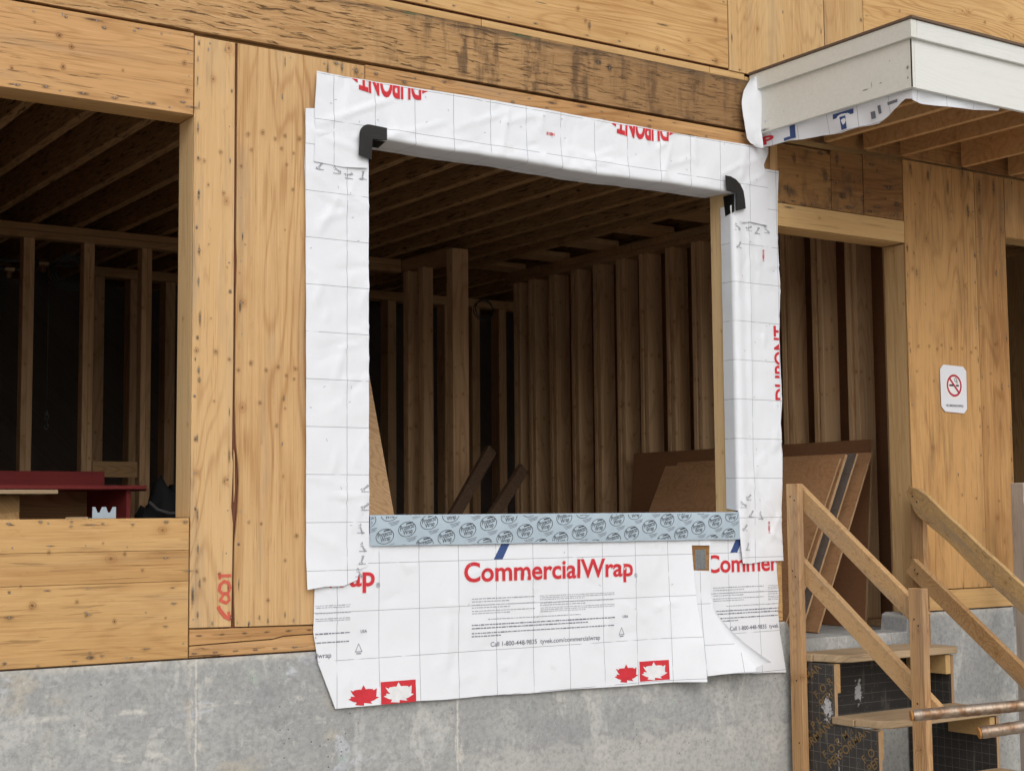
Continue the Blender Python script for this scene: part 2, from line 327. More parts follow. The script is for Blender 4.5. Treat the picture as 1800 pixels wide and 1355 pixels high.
MT['formply'] = formply(); MT['ink_ochre'] = flat('ochre_print', (0.24, 0.155, 0.065), 0.6, var=0.35, sc=20)
def stainmat(name='nail_stain', colr=(0.055, 0.047, 0.042), amp=0.9, sc=70, lo=1.0, hi=0.05, op=0.6):
    m = Mat(name); uu, vv = m.uv(); x, y, z = m.coord(0)
    d = (uu*uu+vv*vv).sqrt()+(m.noise(m.vec(x, y, z), sc, 4, 0.65)-0.5)*amp
    al = d.ss(lo, hi)*op
    m.done(colr, 0.85)
    tr = m.n('ShaderNodeBsdfTransparent'); mx = m.n('ShaderNodeMixShader'); m.lk(al, mx.inputs[0])
    m.lk(tr.outputs[0], mx.inputs[1]); m.lk(m.bs.outputs[0], mx.inputs[2]); m.lk(mx.outputs[0], m.nt.nodes['Material Output'].inputs[0])
    return m.mat
def knotmat():
    m = Mat('wood_knot'); uu, vv = m.uv(); x, y, z = m.coord(0)
    d = (uu*uu+vv*vv).sqrt()+(m.noise(m.vec(x, y, z), 90, 2, 0.6)-0.5)*0.45
    al = d.ss(0.95, 0.35)*0.45*((d*17.0).sin()*0.45+0.55)+d.ss(0.36, 0.16)*0.30
    col = m.mix(d.ss(0.15, 0.55), (0.16, 0.07, 0.028), (0.30, 0.14, 0.05)); m.done(col, 0.7)
    tr = m.n('ShaderNodeBsdfTransparent'); mx = m.n('ShaderNodeMixShader'); m.lk(al.min(0.9), mx.inputs[0])
    m.lk(tr.outputs[0], mx.inputs[1]); m.lk(m.bs.outputs[0], mx.inputs[2]); m.lk(mx.outputs[0], m.nt.nodes['Material Output'].inputs[0])
    return m.mat
MT['knot'] = knotmat()
MT['stain'] = stainmat(); MT['mortar'] = stainmat('dried_mortar', (0.52, 0.52, 0.53), 2.6, 38, 0.85, 0.45, 0.9)

# ------------------------------------------------------------------ object helpers
def thing(name, label, cat, loc=(0, 0, 0), group=None):
    o = bpy.data.objects.new(name, None); COL.objects.link(o); o.location = loc; o.empty_display_size = 0.1
    tag(o, label, cat, group); return o
def tag(o, label, cat, group=None):
    o['label'] = label; o['category'] = cat
    if group: o['group'] = group
    return o
def wpos(o):
    p = Vector((0, 0, 0))
    while o: p = p+o.location; o = o.parent
    return p
def link(name, me, mat, parent=None, loc=(0, 0, 0), kind=None):
    o = bpy.data.objects.new(name, me); COL.objects.link(o)
    if mat is not None and not me.materials: me.materials.append(MT[mat] if isinstance(mat, str) else mat)
    o.location = Vector(loc)
    if parent: o.parent = parent; o.location = Vector(loc)-wpos(parent)
    if kind: o['kind'] = kind
    return o
def bm2me(bm, name, smooth=False):
    me = bpy.data.meshes.new(name); bm.normal_update(); bm.to_mesh(me); bm.free()
    if smooth:
        for p in me.polygons: p.use_smooth = True
    return me
def boxme(sx, sy, sz, bev=0.0015):
    bm = bmesh.new(); bmesh.ops.create_cube(bm, size=1)
    for v in bm.verts: v.co = Vector((v.co.x*sx, v.co.y*sy, v.co.z*sz))
    if bev: bmesh.ops.bevel(bm, geom=bm.edges[:], offset=min(bev, min(sx, sy, sz)*0.3), segments=1, affect='EDGES')
    return bm2me(bm, 'box')
def box(name, x0, x1, y0, y1, z0, z1, mat, parent=None, bev=0.0015, kind=None):
    return link(name, boxme(x1-x0, y1-y0, z1-z0, bev), mat, parent, ((x0+x1)/2, (y0+y1)/2, (z0+z1)/2), kind)
def prism(name, pts, plane, d0, d1, mat, parent=None, bev=0.001, kind=None):
    """polygon extruded: plane 'XZ' (depth along Y) or 'YZ' (depth along X) or 'XY' (depth along Z)"""
    cx = sum(p[0] for p in pts)/len(pts); cy = sum(p[1] for p in pts)/len(pts); cd = (d0+d1)/2
    def co(p, d):
        a, b = p[0]-cx, p[1]-cy; d -= cd
        return {'XZ': (a, d, b), 'YZ': (d, a, b), 'XY': (a, b, d)}[plane]
    bm = bmesh.new(); A = [bm.verts.new(co(p, d0)) for p in pts]; B = [bm.verts.new(co(p, d1)) for p in pts]
    bm.faces.new(A); bm.faces.new(B[::-1]); n = len(pts)
    for i in range(n): bm.faces.new((A[i], B[i], B[(i+1) % n], A[(i+1) % n]))
    bmesh.ops.recalc_face_normals(bm, faces=bm.faces[:])
    if bev: bmesh.ops.bevel(bm, geom=[e for e in bm.edges if e.calc_face_angle(0) > 0.5], offset=bev, segments=1, affect='EDGES')
    loc = {'XZ': (cx, cd, cy), 'YZ': (cd, cx, cy), 'XY': (cx, cy, cd)}[plane]
    return link(name, bm2me(bm, name), mat, parent, loc, kind)
def beam(name, p0, p1, w, t, mat, parent=None, up=Vector((0, 0, 1)), bev=0.002):
    """board from p0 to p1; w = size along 'up' (made perpendicular), t = the other one. Local Y is the long axis"""
    p0, p1 = Vector(p0), Vector(p1); d = (p1-p0); L = d.length; d.normalize(); s = d.cross(up).normalized(); v = s.cross(d)
    me = boxme(t, L, w, bev); o = link(name, me, mat, None)
    mm = Matrix.Identity(4)
    for i in range(3): mm[i][0], mm[i][1], mm[i][2] = s[i], d[i], v[i]
    o.rotation_euler = mm.to_euler(); o.location = (p0+p1)/2
    if parent: o.parent = parent; o.location = (p0+p1)/2-wpos(parent)
    return o
def tube(bm, pts, rad, seg=8, cap=True):
    rings = []
    for i, p in enumerate(pts):
        p = Vector(p); a = Vector(pts[max(i-1, 0)]); b = Vector(pts[min(i+1, len(pts)-1)]); d = (b-a).normalized()
        s = d.cross(Vector((0, 0, 1)) if abs(d.z) < 0.95 else Vector((1, 0, 0))).normalized(); v = s.cross(d)
        rings.append([bm.verts.new(p+s*math.cos(6.2832*k/seg)*rad+v*math.sin(6.2832*k/seg)*rad) for k in range(seg)])
    for A, B in zip(rings, rings[1:]):
        for k in range(seg): bm.faces.new((A[k], A[(k+1) % seg], B[(k+1) % seg], B[k]))
    if cap: bm.faces.new(rings[0]); bm.faces.new(rings[-1][::-1])
    bmesh.ops.recalc_face_normals(bm, faces=bm.faces[:])

# ------------------------------------------------------------------ setting: ground, floor
bm = bmesh.new(); bmesh.ops.create_circle(bm, cap_ends=True, segments=48, radius=400)
g = link('ground', bm2me(bm, 'ground'), 'ground', None, (0, 0, -1.1), 'structure')
box('floor_slab', -3.6, 7.2, 0.205, 7.2, -0.5, -0.12, 'concrete2', None, 0, 'structure')
box('roof', -3.8, 7.4, 0.02, 7.4, 4.22, 4.30, 'roofedge', None, 0, 'structure')
box('wall_left', -3.72, -3.6, 0.17, 7.2, -1.1, 4.2, 'ply_v', None, 0, 'structure')
box('wall_right', 7.2, 7.32, 0.17, 7.2, -1.1, 4.2, 'ply_v', None, 0, 'structure')
box('wall_back', -3.72, 7.32, 7.21, 7.33, -1.1, 4.2, 'sheet_dark', None, 0, 'structure')  # dark colour stands in for the unlit depth behind the partition

# ------------------------------------------------------------------ foundation
fw = prism('foundation_wall', [(-3.72, -1.1), (4.40, -1.1), (4.40, 0.0), (3.50, 0.0), (3.47, -0.012), (3.46, -0.10), (2.58, -0.098), (2.54, -0.01), (2.52, 0.0), (-3.72, 0.0)], 'XZ', 0.004, 0.20, 'concrete', None, 0.004)
fw.data.transform(Matrix.Translation(fw.location)); fw.location = (0, 0, 0)
tag(fw, 'stained grey cast concrete foundation wall under the timber wall', 'concrete wall')
f2 = box('foundation_wall', 4.41, 7.3, 0.03, 0.20, -1.1, -0.12, 'concrete2', None, 0.004)
tag(f2, 'low concrete wall under the opening at the far right', 'concrete wall')

# ------------------------------------------------------------------ front wall
FW = thing('front_wall', 'unfinished plywood sheathed timber wall with framed window and door openings', 'wall', (0, 0, 0))
NAILS, STAINS = [], []
def panel(x0, x1, z0, z1, mat, nails='edge', y=0.0, pts=None, name='plywood_panel', prob=0.6):
    th = 0.0125; y += random.uniform(-0.0012, 0.0012)
    if pts: o = prism(name, pts, 'XZ', y, y+th, mat, FW, 0.0012)
    else: o = box(name, x0, x1, y, y+th, z0, z1, mat, FW, 0.0012)
    if nails:
        vert = 'v' in mat[-4:]
        spots = []
        for e, ins in ((x0, 0.018), (x1, -0.018)):
            k = z0+0.03
            while k < z1-0.02: spots.append((e+ins+random.uniform(-.006, .006), k+random.uniform(-.03, .03))); k += 0.15
        for e, ins in ((z0, 0.02), (z1, -0.02)):
            k = x0+0.08
            while k < x1-0.05: spots.append((k+random.uniform(-.02, .02), e+ins+random.uniform(-.006, .006))); k += 0.16
        if x1-x0 > 0.5:
            k = x0+0.40
            while k < x1-0.15:
                q = z0+0.15
                while q < z1-0.1: spots.append((k+random.uniform(-.008, .008), q+random.uniform(-.05, .05))); q += 0.26
                k += 0.40
        for px, pz in spots:
            if not (x0 < px < x1 and z0 < pz < z1) or random.random() < 0.28: continue
            NAILS.append((px, y-0.0008, pz))
            if random.random() < prob:
                l = random.uniform(0.008, 0.030)*random.choice((0.5, 0.6, 1, 1, 2.2)); wd = random.uniform(0.004, 0.009)*random.choice((1, 1, 1.6))
                if vert: STAINS.append((px, y-0.0005, pz-l*0.4, wd, l))
                else: STAINS.append((px+l*0.3*random.choice((-1, 1)), y-0.0005, pz, l, wd*0.9))
    return o
# left opening: spandrel strips, header
panel(-2.6, -0.828, 0.446, 0.576, 'ply_h', prob=0.8); panel(-2.6, -0.828, 0.320, 0.4445, 'ply_h', nails=None); panel(-2.6, -0.828, 0.008, 0.3185, 'ply_h', prob=0.8)
panel(-2.6, -0.829, 2.262, 2.612, 'ply_hdr', prob=0.8, y=-0.003)
# column between the openings, split sheet
panel(-0.822, -0.640, 0.128, 2.604, 'ply_v', pts=[(-0.822, 0.128), (-0.640, 0.124), (-0.636, 0.30), (-0.634, 0.55), (-0.642, 0.62), (-0.637, 0.75), (-0.635, 0.80), (-0.641, 0.84), (-0.638, 1.2), (-0.640, 2.604), (-0.822, 2.604)], prob=0.85)
panel(-0.624, -0.012, 0.120, 2.604, 'ply_v', pts=[(-0.622, 0.123), (-0.012, 0.112), (-0.012, 2.604), (-0.627, 2.604), (-0.628, 1.75), (-0.624, 1.66), (-0.628, 1.5), (-0.628, 1.05), (-0.622, 0.88), (-0.612, 0.80), (-0.608, 0.72), (-0.613, 0.60), (-0.626, 0.47), (-0.628, 0.30)], prob=0.5)
prism('splinter', [(-0.6335, 0.86), (-0.629, 0.84), (-0.627, 0.70), (-0.631, 0.64)], 'XZ', 0.0, 0.010, 'ply_v', FW, 0)
prism('board', [(-0.822, 0.058), (-0.45, 0.066), (-0.40, 0.076), (-0.012, 0.082), (-0.012, 0.106), (-0.822, 0.121)], 'XZ', -0.002, 0.011, 'ply_hdr', FW, 0.001)
prism('board', [(-0.822, 0.008), (-0.012, 0.008), (-0.012, 0.077), (-0.40, 0.071), (-0.45, 0.061), (-0.822, 0.053)], 'XZ', 0.0, 0.012, 'ply_hdr', FW, 0.001)
for k in range(6): NAILS.append((-0.80+k*0.09, -0.002, 0.025)); STAINS.append((-0.80+k*0.09, -0.0012, 0.024, 0.02, 0.006)); STAINS.append((-0.78+k*0.1, -0.0032, 0.095, 0.022, 0.006))
# window surround (mostly behind the wrap)
panel(-0.008, 2.50, 0.008, 0.576, 'ply_h', nails=None); panel(-0.008, 2.438, 2.30, 2.610, 'ply_hdr', prob=0.9)
panel(2.19, 2.50, 0.58, 2.258, 'ply_v', nails=None)
panel(2.442, 2.477, 2.27, 2.603, 'ply_darkv', nails=None); panel(2.481, 2.534, 2.262, 2.612, 'ply_v', nails=None, y=-0.004)
# door head
panel(2.538, 2.946, 2.258, 2.575, 'ply_dark', prob=1); panel(2.950, 3.202, 2.258, 2.600, 'ply_dark', prob=1); panel(3.206, 3.530, 2.258, 2.610, 'ply_dark', prob=1)
box('header_board', 2.505, 3.532, -0.004, 0.034, 2.128, 2.254, 'lum_x', FW); box('header_beam', 2.505, 3.532, 0.036, 0.165, 2.126, 2.60, 'lum_x', FW)
# right column
panel(3.538, 4.164, 0.128, 2.62, 'ply_darkv', prob=0.8); panel(4.168, 4.444, 0.128, 2.62, 'ply_darkv', prob=0.9)
box('plate_board', 3.46, 4.444, -0.004, 0.034, 0.008, 0.122, 'lum_x', FW)
box('jamb_stud', 3.540, 3.578, 0.015, 0.165, -0.10, 2.124, 'lum_z', FW); box('jamb_stud', 3.582, 3.620, 0.015, 0.165, 0.01, 2.124, 'lum_z', FW)
box('jamb_stud', 2.462, 2.503, 0.015, 0.165, 0.0, 2.124, 'lum_z', FW)
panel(4.448, 6.2, 2.25, 2.62, 'ply_darkv'); box('header_beam', 4.448, 7.2, 0.015, 0.165, 2.25, 2.60, 'lum_x', FW)
box('jamb_stud', 4.403, 4.441, 0.015, 0.165, 0.0, 2.248, 'lum_z', FW); panel(6.2, 7.3, -0.1, 2.62, 'ply_v', nails=None)
# framing round the left opening and the window
box('jamb_stud', -0.822, -0.784, 0.0145, 0.165, 0.578, 2.260, 'lum_z', FW); box('header_beam', -2.6, -0.784, 0.0145, 0.165, 2.262, 2.60, 'lum_x', FW)
box('sill_plate', -2.6, -0.824, 0.0145, 0.165, 0.538, 0.576, 'lum_x', FW); box('stud', -0.68, -0.58, 0.016, 0.16, 0.0, 2.60, 'red_z', FW)
box('jamb_stud', -0.040, -0.002, 0.0145, 0.165, 0.578, 2.290, 'lum_z', FW); box('header_beam', -0.04, 2.224, 0.0145, 0.165, 2.292, 2.60, 'lum_x', FW)
box('sill_plate', -0.04, 2.224, 0.0145, 0.165, 0.538, 0.576, 'lum_x', FW); box('jamb_stud', 2.187, 2.225, 0.0145, 0.162, 0.578, 2.290, 'lum_z', FW)
box('spandrel_backing', -2.6, 2.46, 0.03, 0.16, 0.002, 0.536, 'ply_h', FW, 0)
panel(-3.7, -2.604, 0.008, 2.61, 'ply_v', nails=None); box('jamb_stud', -2.64, -2.602, 0.0145, 0.165, 0.0, 2.60, 'lum_z', FW)
# rim board, plate, upper storey
rim = box('rim_board', -3.7, 2.334, -0.006, 0.034, 2.624, 2.896, 'rim', FW)
rim.data.transform(Matrix.Translation((rim.location.x, 0, 0))); rim.location.x = 0
x = 2.338
for x1 in (2.70, 2.915, 3.23, 3.54, 4.07, 4.50, 5.6, 7.3): panel(x, x1-0.004, 2.632, 2.896, 'ply_dark', nails=None); x = x1
box('rim_backing', -3.7, 7.3, 0.036, 0.08, 2.61, 2.90, 'lum_x', FW, 0)
for a, b in ((-3.7, 0.62), (0.624, 2.06), (2.063, 2.31)): box('plate_strip', a, b, 0.002+0.002*random.random(), 0.03, 2.900, 2.934, 'lum_x', FW)
box('plate_strip', 2.314, 7.3, 0.004, 0.03, 2.90, 2.922, 'lum_x', FW)
panel(-3.7, -0.25, 2.945, 4.2, 'ply_up', prob=0.8); panel(-0.247, 2.194, 2.947, 4.2, 'ply_up', prob=0.9); panel(2.199, 2.917, 2.936, 4.2, 'ply_upv', y=-0.004, prob=0.8)
panel(2.928, 3.241, 2.93, 4.2, 'ply_upv', prob=0.8); panel(3.246, 5.0, 2.93, 4.2, 'ply_up', prob=1); panel(5.004, 7.3, 2.93, 4.2, 'ply_up')
box('upper_backing', -3.7, 7.3, 0.02, 0.10, 2.94, 4.2, 'red_z', FW, 0)
# knots and weather marks where the sheets have them
KNOTS = [(-0.804, 2.076, 0.0140), (-0.778, 2.072, 0.0110), (-0.705, 2.118, 0.0140), (-0.760, 1.972, 0.0090), (-0.690, 1.943, 0.0120), (-0.804, 1.271, 0.0150), (-0.720, 1.268, 0.0150), (-0.659, 1.238, 0.0120), (-0.726, 1.060, 0.0090), (-0.795, 0.359, 0.0130), (-0.762, 0.324, 0.0130), (-0.697, 0.345, 0.0110), (-0.742, 1.406, 0.0060), (-0.795, 1.690, 0.0080), (-0.755, 1.718, 0.0060), (-0.672, 1.628, 0.0070), (-0.580, 2.211, 0.0130), (-0.512, 2.228, 0.0150), (-0.453, 2.210, 0.0130), (-0.407, 2.227, 0.0130), (-0.338, 2.226, 0.0140), (-0.564, 2.146, 0.0120), (-0.366, 2.156, 0.0110), (-0.423, 2.169, 0.0120), (-0.611, 2.071, 0.0110), (-0.398, 2.102, 0.0100), (-0.368, 1.997, 0.0110), (-0.617, 1.196, 0.0120), (-0.561, 1.228, 0.0140), (-0.490, 1.202, 0.0130), (-0.434, 1.217, 0.0130), (-0.353, 1.214, 0.0140), (-0.396, 1.182, 0.0100), (-0.359, 1.169, 0.0100), (-0.518, 1.060, 0.0120), (-0.441, 0.965, 0.0120), (-0.401, 1.040, 0.0080), (-0.566, 0.555, 0.0100), (-0.509, 0.550, 0.0100), (-0.345, 0.495, 0.0140), (-0.398, 0.392, 0.0110), (-0.476, 0.227, 0.0120), (-0.590, 1.733, 0.0060), (-0.615, 1.609, 0.0060), (-0.405, 1.813, 0.0060), (-1.399, 2.504, 0.0190), (-1.348, 2.466, 0.0160), (-1.381, 2.379, 0.0160), (-0.871, 2.480, 0.0160), (-0.857, 2.361, 0.0150), (-1.583, 2.342, 0.0120), (-1.135, 2.402, 0.0090), (-1.497, 2.540, 0.0080), (-1.464, 0.245, 0.0220), (-1.291, 0.254, 0.0120), (-1.139, 0.172, 0.0130), (-1.101, 0.434, 0.0120), (-1.027, 0.370, 0.0100), (-1.404, 0.449, 0.0120), (-1.254, 0.197, 0.0090), (-1.511, 0.321, 0.0080), (-0.927, 0.175, 0.0080), (-1.190, 0.478, 0.0070), (3.542, 1.540, 0.0130), (3.619, 1.528, 0.0140), (3.712, 1.536, 0.0140), (3.780, 1.520, 0.0130), (3.821, 1.546, 0.0130), (3.905, 1.530, 0.0130), (4.002, 1.535, 0.0130), (4.083, 1.516, 0.0130), (4.125, 1.545, 0.0120), (4.305, 1.576, 0.0130), (4.253, 1.397, 0.0110), (3.598, 1.381, 0.0120), (3.742, 1.331, 0.0120), (3.604, 2.074, 0.0080), (3.971, 1.935, 0.0080), (4.218, 2.216, 0.0080), (3.689, 1.779, 0.0080), (4.358, 1.879, 0.0070), (3.565, 0.669, 0.0120), (3.636, 0.636, 0.0110), (3.958, 0.669, 0.0140), (4.084, 0.652, 0.0130), (4.210, 1.077, 0.0100), (4.291, 0.635, 0.0110), (3.627, 2.362, 0.0090), (3.790, 2.362, 0.0090), (3.941, 2.354, 0.0090), (4.094, 2.343, 0.0090), (3.670, 2.434, 0.0080), (1.191, 3.091, 0.0160), (1.237, 3.035, 0.0140), (1.668, 3.209, 0.0150), (2.105, 3.194, 0.0190), (1.698, 2.967, 0.0200), (2.103, 2.973, 0.0150), (1.497, 3.014, 0.0090), (3.036, 2.509, 0.0140), (2.678, 2.418, 0.0130), (2.828, 2.323, 0.0120), (3.313, 2.526, 0.0140), (3.124, 2.438, 0.0120), (3.377, 2.368, 0.0120), (3.633, 3.264, 0.0120), (3.840, 3.420, 0.0130), (4.316, 3.575, 0.0140), (4.585, 3.531, 0.0120), (3.546, 3.506, 0.0130), (4.106, 3.608, 0.0100)]
MARKS = [(-1.561, 0.561, 0.0157, 0.0055), (-1.439, 0.566, 0.0138, 0.0096), (-1.317, 0.565, 0.0129, 0.0055), (-1.319, 0.547, 0.0144, 0.0041), (-1.191, 0.557, 0.0115, 0.0058), (-1.070, 0.553, 0.0135, 0.0055), (-0.929, 0.561, 0.0210, 0.0086), (-0.846, 0.560, 0.0188, 0.0086), (-1.236, 0.054, 0.0124, 0.0055), (-1.188, 0.038, 0.0172, 0.0055), (-1.297, 0.023, 0.0201, 0.0041), (-1.440, 0.014, 0.0110, 0.0069), (-1.068, 0.024, 0.0120, 0.0041), (-0.891, 0.231, 0.0240, 0.0058), (-0.927, 0.141, 0.0156, 0.0057), (-1.009, 0.055, 0.0300, 0.0057), (-1.552, 0.203, 0.0289, 0.0092), (-1.243, 0.201, 0.0230, 0.0069), (-1.255, 0.210, 0.0115, 0.0055), (-0.832, 0.360, 0.0375, 0.0057), (-0.930, 0.416, 0.0219, 0.0043), (-0.811, 2.503, 0.0049, 0.0219), (-0.812, 2.404, 0.0047, 0.0240), (-0.804, 2.308, 0.0049, 0.0219), (-0.808, 2.209, 0.0065, 0.0390), (-0.802, 1.919, 0.0063, 0.0300), (-0.798, 1.690, 0.0065, 0.0360), (-0.799, 1.558, 0.0063, 0.0300), (-0.792, 1.403, 0.0078, 0.0450), (-0.795, 1.188, 0.0078, 0.0259), (-0.792, 1.146, 0.0094, 0.0180), (-0.798, 0.904, 0.0063, 0.0259), (-0.794, 0.588, 0.0075, 0.0390), (-0.791, 0.448, 0.0063, 0.0330), (-0.782, 0.308, 0.0063, 0.0345), (-0.790, 0.181, 0.0060, 0.0230), (-0.688, 2.565, 0.0049, 0.0125), (-0.765, 2.552, 0.0049, 0.0125), (-0.656, 0.836, 0.0065, 0.0450), (-0.408, 2.556, 0.0051, 0.0358), (-0.421, 2.401, 0.0051, 0.0219), (-0.407, 1.084, 0.0067, 0.0219), (-0.414, 0.888, 0.0051, 0.0120), (-1.559, 2.277, 0.0193, 0.0072), (-1.448, 2.287, 0.0287, 0.0072), (-1.299, 2.282, 0.0360, 0.0086), (-1.169, 2.283, 0.0259, 0.0075), (-1.013, 2.284, 0.0344, 0.0090), (-0.877, 2.309, 0.0219, 0.0090), (-1.502, 2.583, 0.0083, 0.0043), (-1.373, 2.586, 0.0129, 0.0120), (-1.216, 2.567, 0.0180, 0.0090), (-1.089, 2.577, 0.0090, 0.0060), (-0.972, 2.585, 0.0078, 0.0060), (-0.854, 2.520, 0.0063, 0.0047), (-0.476, 0.143, 0.0051, 0.0144), (-0.561, 0.136, 0.0049, 0.0120), (-0.515, 0.157, 0.0049, 0.0150), (-0.397, 0.164, 0.0051, 0.0210), (-0.357, 0.138, 0.0051, 0.0120), (-0.643, 0.163, 0.0065, 0.0150), (-0.726, 0.143, 0.0063, 0.0115), (-0.200, 2.564, 0.0070, 0.0488), (-0.129, 2.580, 0.0105, 0.0390), (-0.057, 2.573, 0.0175, 0.0292), (-0.158, 2.591, 0.0254, 0.0130), (0.044, 2.576, 0.0187, 0.0098), (0.193, 2.560, 0.0225, 0.0135), (0.345, 2.556, 0.0155, 0.0068), (0.565, 2.549, 0.0120, 0.0070), (0.792, 2.555, 0.0206, 0.0105), (0.993, 2.556, 0.0153, 0.0070), (1.343, 2.549, 0.0135, 0.0075), (1.636, 2.554, 0.0238, 0.0094), (2.021, 2.552, 0.0150, 0.0075), (2.590, 2.344, 0.0269, 0.0200), (2.716, 2.263, 0.0385, 0.0160), (2.859, 2.568, 0.0330, 0.0200), (3.029, 2.346, 0.0460, 0.0289), (3.073, 2.285, 0.0562, 0.0160), (3.267, 2.554, 0.0360, 0.0124), (3.404, 2.437, 0.0600, 0.0165), (2.898, 2.444, 0.0225, 0.0412), (2.660, 2.511, 0.0161, 0.0480), (3.472, 2.345, 0.0360, 0.0213), (2.992, 2.552, 0.0169, 0.0520), (3.190, 2.347, 0.0173, 0.0412), (3.304, 2.310, 0.0720, 0.0124), (2.608, 2.236, 0.0537, 0.0100), (3.602, 2.561, 0.0122, 0.0637), (3.749, 2.545, 0.0156, 0.0552), (3.922, 2.497, 0.0127, 0.0744), (4.056, 2.616, 0.0130, 0.0656), (4.208, 2.529, 0.0132, 0.0744), (4.341, 2.545, 0.0169, 0.0900), (4.096, 2.378, 0.0162, 0.0525), (3.624, 1.958, 0.0092, 0.0371), (3.980, 2.125, 0.0098, 0.0306), (4.339, 2.017, 0.0101, 0.0306), (4.355, 1.322, 0.0099, 0.0340), (1.261, 3.016, 0.0135, 0.0362), (1.312, 2.835, 0.0315, 0.0181), (1.383, 2.818, 0.0231, 0.0263)]
for (kx, kz, ka_, kb_) in MARKS: STAINS.append((kx, -0.0075, kz, ka_, kb_)); NAILS.append((kx, -0.0079, kz))
bm = bmesh.new(); uvl = bm.loops.layers.uv.new('uv')
for (kx, kz, kr) in KNOTS:
    kr *= 1.25; c = [bm.verts.new((kx+a*kr, -0.0070, kz+b*kr*random.uniform(0.9, 1.25))) for a, b in ((-1, -1), (1, -1), (1, 1), (-1, 1))]; fc = bm.faces.new(c)
    for lp, q in zip(fc.loops, ((-1, -1), (1, -1), (1, 1), (-1, 1))): lp[uvl].uv = q
link('knots', bm2me(bm, 'knots'), 'knot', FW, (0, 0, 0), 'stuff')
# nails and their stains, joined
bm = bmesh.new()
for p in NAILS:
    c = [bm.verts.new((p[0]+0.0036*math.cos(k*1.0472), p[1], p[2]+0.0036*math.sin(k*1.0472))) for k in range(6)]; bm.faces.new(c[::-1])
    top = bm.verts.new((p[0], p[1]-0.0006, p[2]))
link('nail_heads', bm2me(bm, 'nails'), 'nail', FW, (0, 0, 0), 'stuff')
bm = bmesh.new(); uvl = bm.loops.layers.uv.new('uv')
for (px, py, pz, wx, wz) in STAINS:
    c = [bm.verts.new((px+a*wx, py, pz+b*wz)) for a, b in ((-1, -1), (1, -1), (1, 1), (-1, 1))]; fc = bm.faces.new(c)
    for lp, q in zip(fc.loops, ((-1, -1), (1, -1), (1, 1), (-1, 1))): lp[uvl].uv = q
link('nail_stains', bm2me(bm, 'stains'), 'stain', FW, (0, 0, 0), 'stuff')

# ------------------------------------------------------------------ interior framing
CF = thing('ceiling_frame', 'dark strand lumber floor joists and subfloor above the unlit room', 'ceiling', (0, 0, 2.6))
jm = boxme(0.058, 6.9, 0.28, 0.002)
xs = [-3.2+0.307*k for k in range(7)]+[-1.08-0.022+0.3075*k for k in range(15)]+[3.45]+[4.0+0.4*k for k in range(8)]
for jx in xs: link('joist', jm, 'joist', CF, (jx, 0.17+3.45, 2.745))
box('subfloor', -3.6, 7.2, 0.1, 7.2, 2.888, 2.905, 'joist', CF, 0)
for k, by in enumerate((0.55, 1.15, 1.78, 2.4, 3.05, 3.68, 4.3)): box('blocking', 3.475, 3.83, by, by+0.24, 2.602, 2.640, 'plate_x', CF)
for jx, by in ((1.68, 3.6), (2.91, 1.0)): box('blocking', jx+0.01, jx+0.27, by, by+0.04, 2.605, 2.80, 'plate_x', CF)

def stud_me(sx, sy, h): return boxme(sx, sy, h, 0.0025)
SW = thing('stud_wall', 'row of doubled wooden studs along the right side of the room', 'stud wall', (3.9, 2.4, -0.12))
sm = stud_me(0.14, 0.038, 2.58)
for yb in (4.488, 4.271, 3.98, 3.678, 3.388, 3.095, 2.818, 2.513, 2.225, 1.925, 1.63, 1.329, 1.049, 0.753, 0.44):
    link('stud', sm, 'stud', SW, (3.90, yb-0.019, -0.08+1.29)); link('stud', sm, 'stud', SW, (3.903+random.uniform(-.004, .004), yb-0.071, -0.08+1.29))
box('top_plate', 3.83, 3.97, 0.17, 4.6, 2.502, 2.54, 'plate_y', SW); box('top_plate', 3.828, 3.97, 0.17, 4.6, 2.543, 2.60, 'plate_y', SW)
box('bottom_plate', 3.83, 3.97, 0.2, 4.6, -0.118, -0.082, 'plate_y', SW); box('sheathing', 4.10, 4.115, 0.17, 4.6, -0.118, 2.6, 'sheet_brn', SW, 0)

PW = thing('partition_wall', 'bare stud partition with double top plate at the back of the room', 'stud wall', (0.5, 4.5, -0.12))
sm2 = stud_me(0.038, 0.09, 2.60)
xx = -3.5
for k in range(15):
    sx = 0.195-0.42*9+0.42*k
    if sx < -3.5 or sx > 2.7: continue
    link('stud', sm2, 'stud', PW, (sx, 4.495, 1.20)); link('stud', sm2, 'stud', PW, (sx+0.0385, 4.497, 1.20))
box('top_plate', -3.6, 2.73, 4.448, 4.54, 2.502, 2.548, 'plate_x', PW); box('top_plate', -3.6, 2.73, 4.45, 4.54, 2.552, 2.60, 'plate_x', PW)
box('bottom_plate', -3.6, 2.73, 4.45, 4.54, -0.118, -0.082, 'plate_x', PW)
box('cross_board', 0.26, 0.585, 4.46, 4.50, 0.86, 0.97, 'plate_x', PW)
RW = thing('return_wall', 'short stud return ending in a thick dark post', 'stud wall', (2.78, 4.0, -0.12))
sm3 = stud_me(0.089, 0.038, 2.58)
for yy in (4.41, 4.37, 4.175, 4.136): link('stud', sm3, 'stud', RW, (2.78, yy, 1.21))
link('end_post', stud_me(0.14, 0.09, 2.68), 'stud', RW, (2.80, 3.72, 1.24))
box('top_plate', 2.735, 2.87, 3.77, 4.44, 2.508, 2.598, 'plate_y', RW); box('bottom_plate', 2.735, 2.87, 3.77, 4.44, -0.118, -0.085, 'plate_y', RW)
BW = thing('far_stud_wall', 'dim far stud wall seen past the room through the window', 'stud wall', (3, 6, -0.12))
sm4 = stud_me(0.085, 0.14, 2.62)
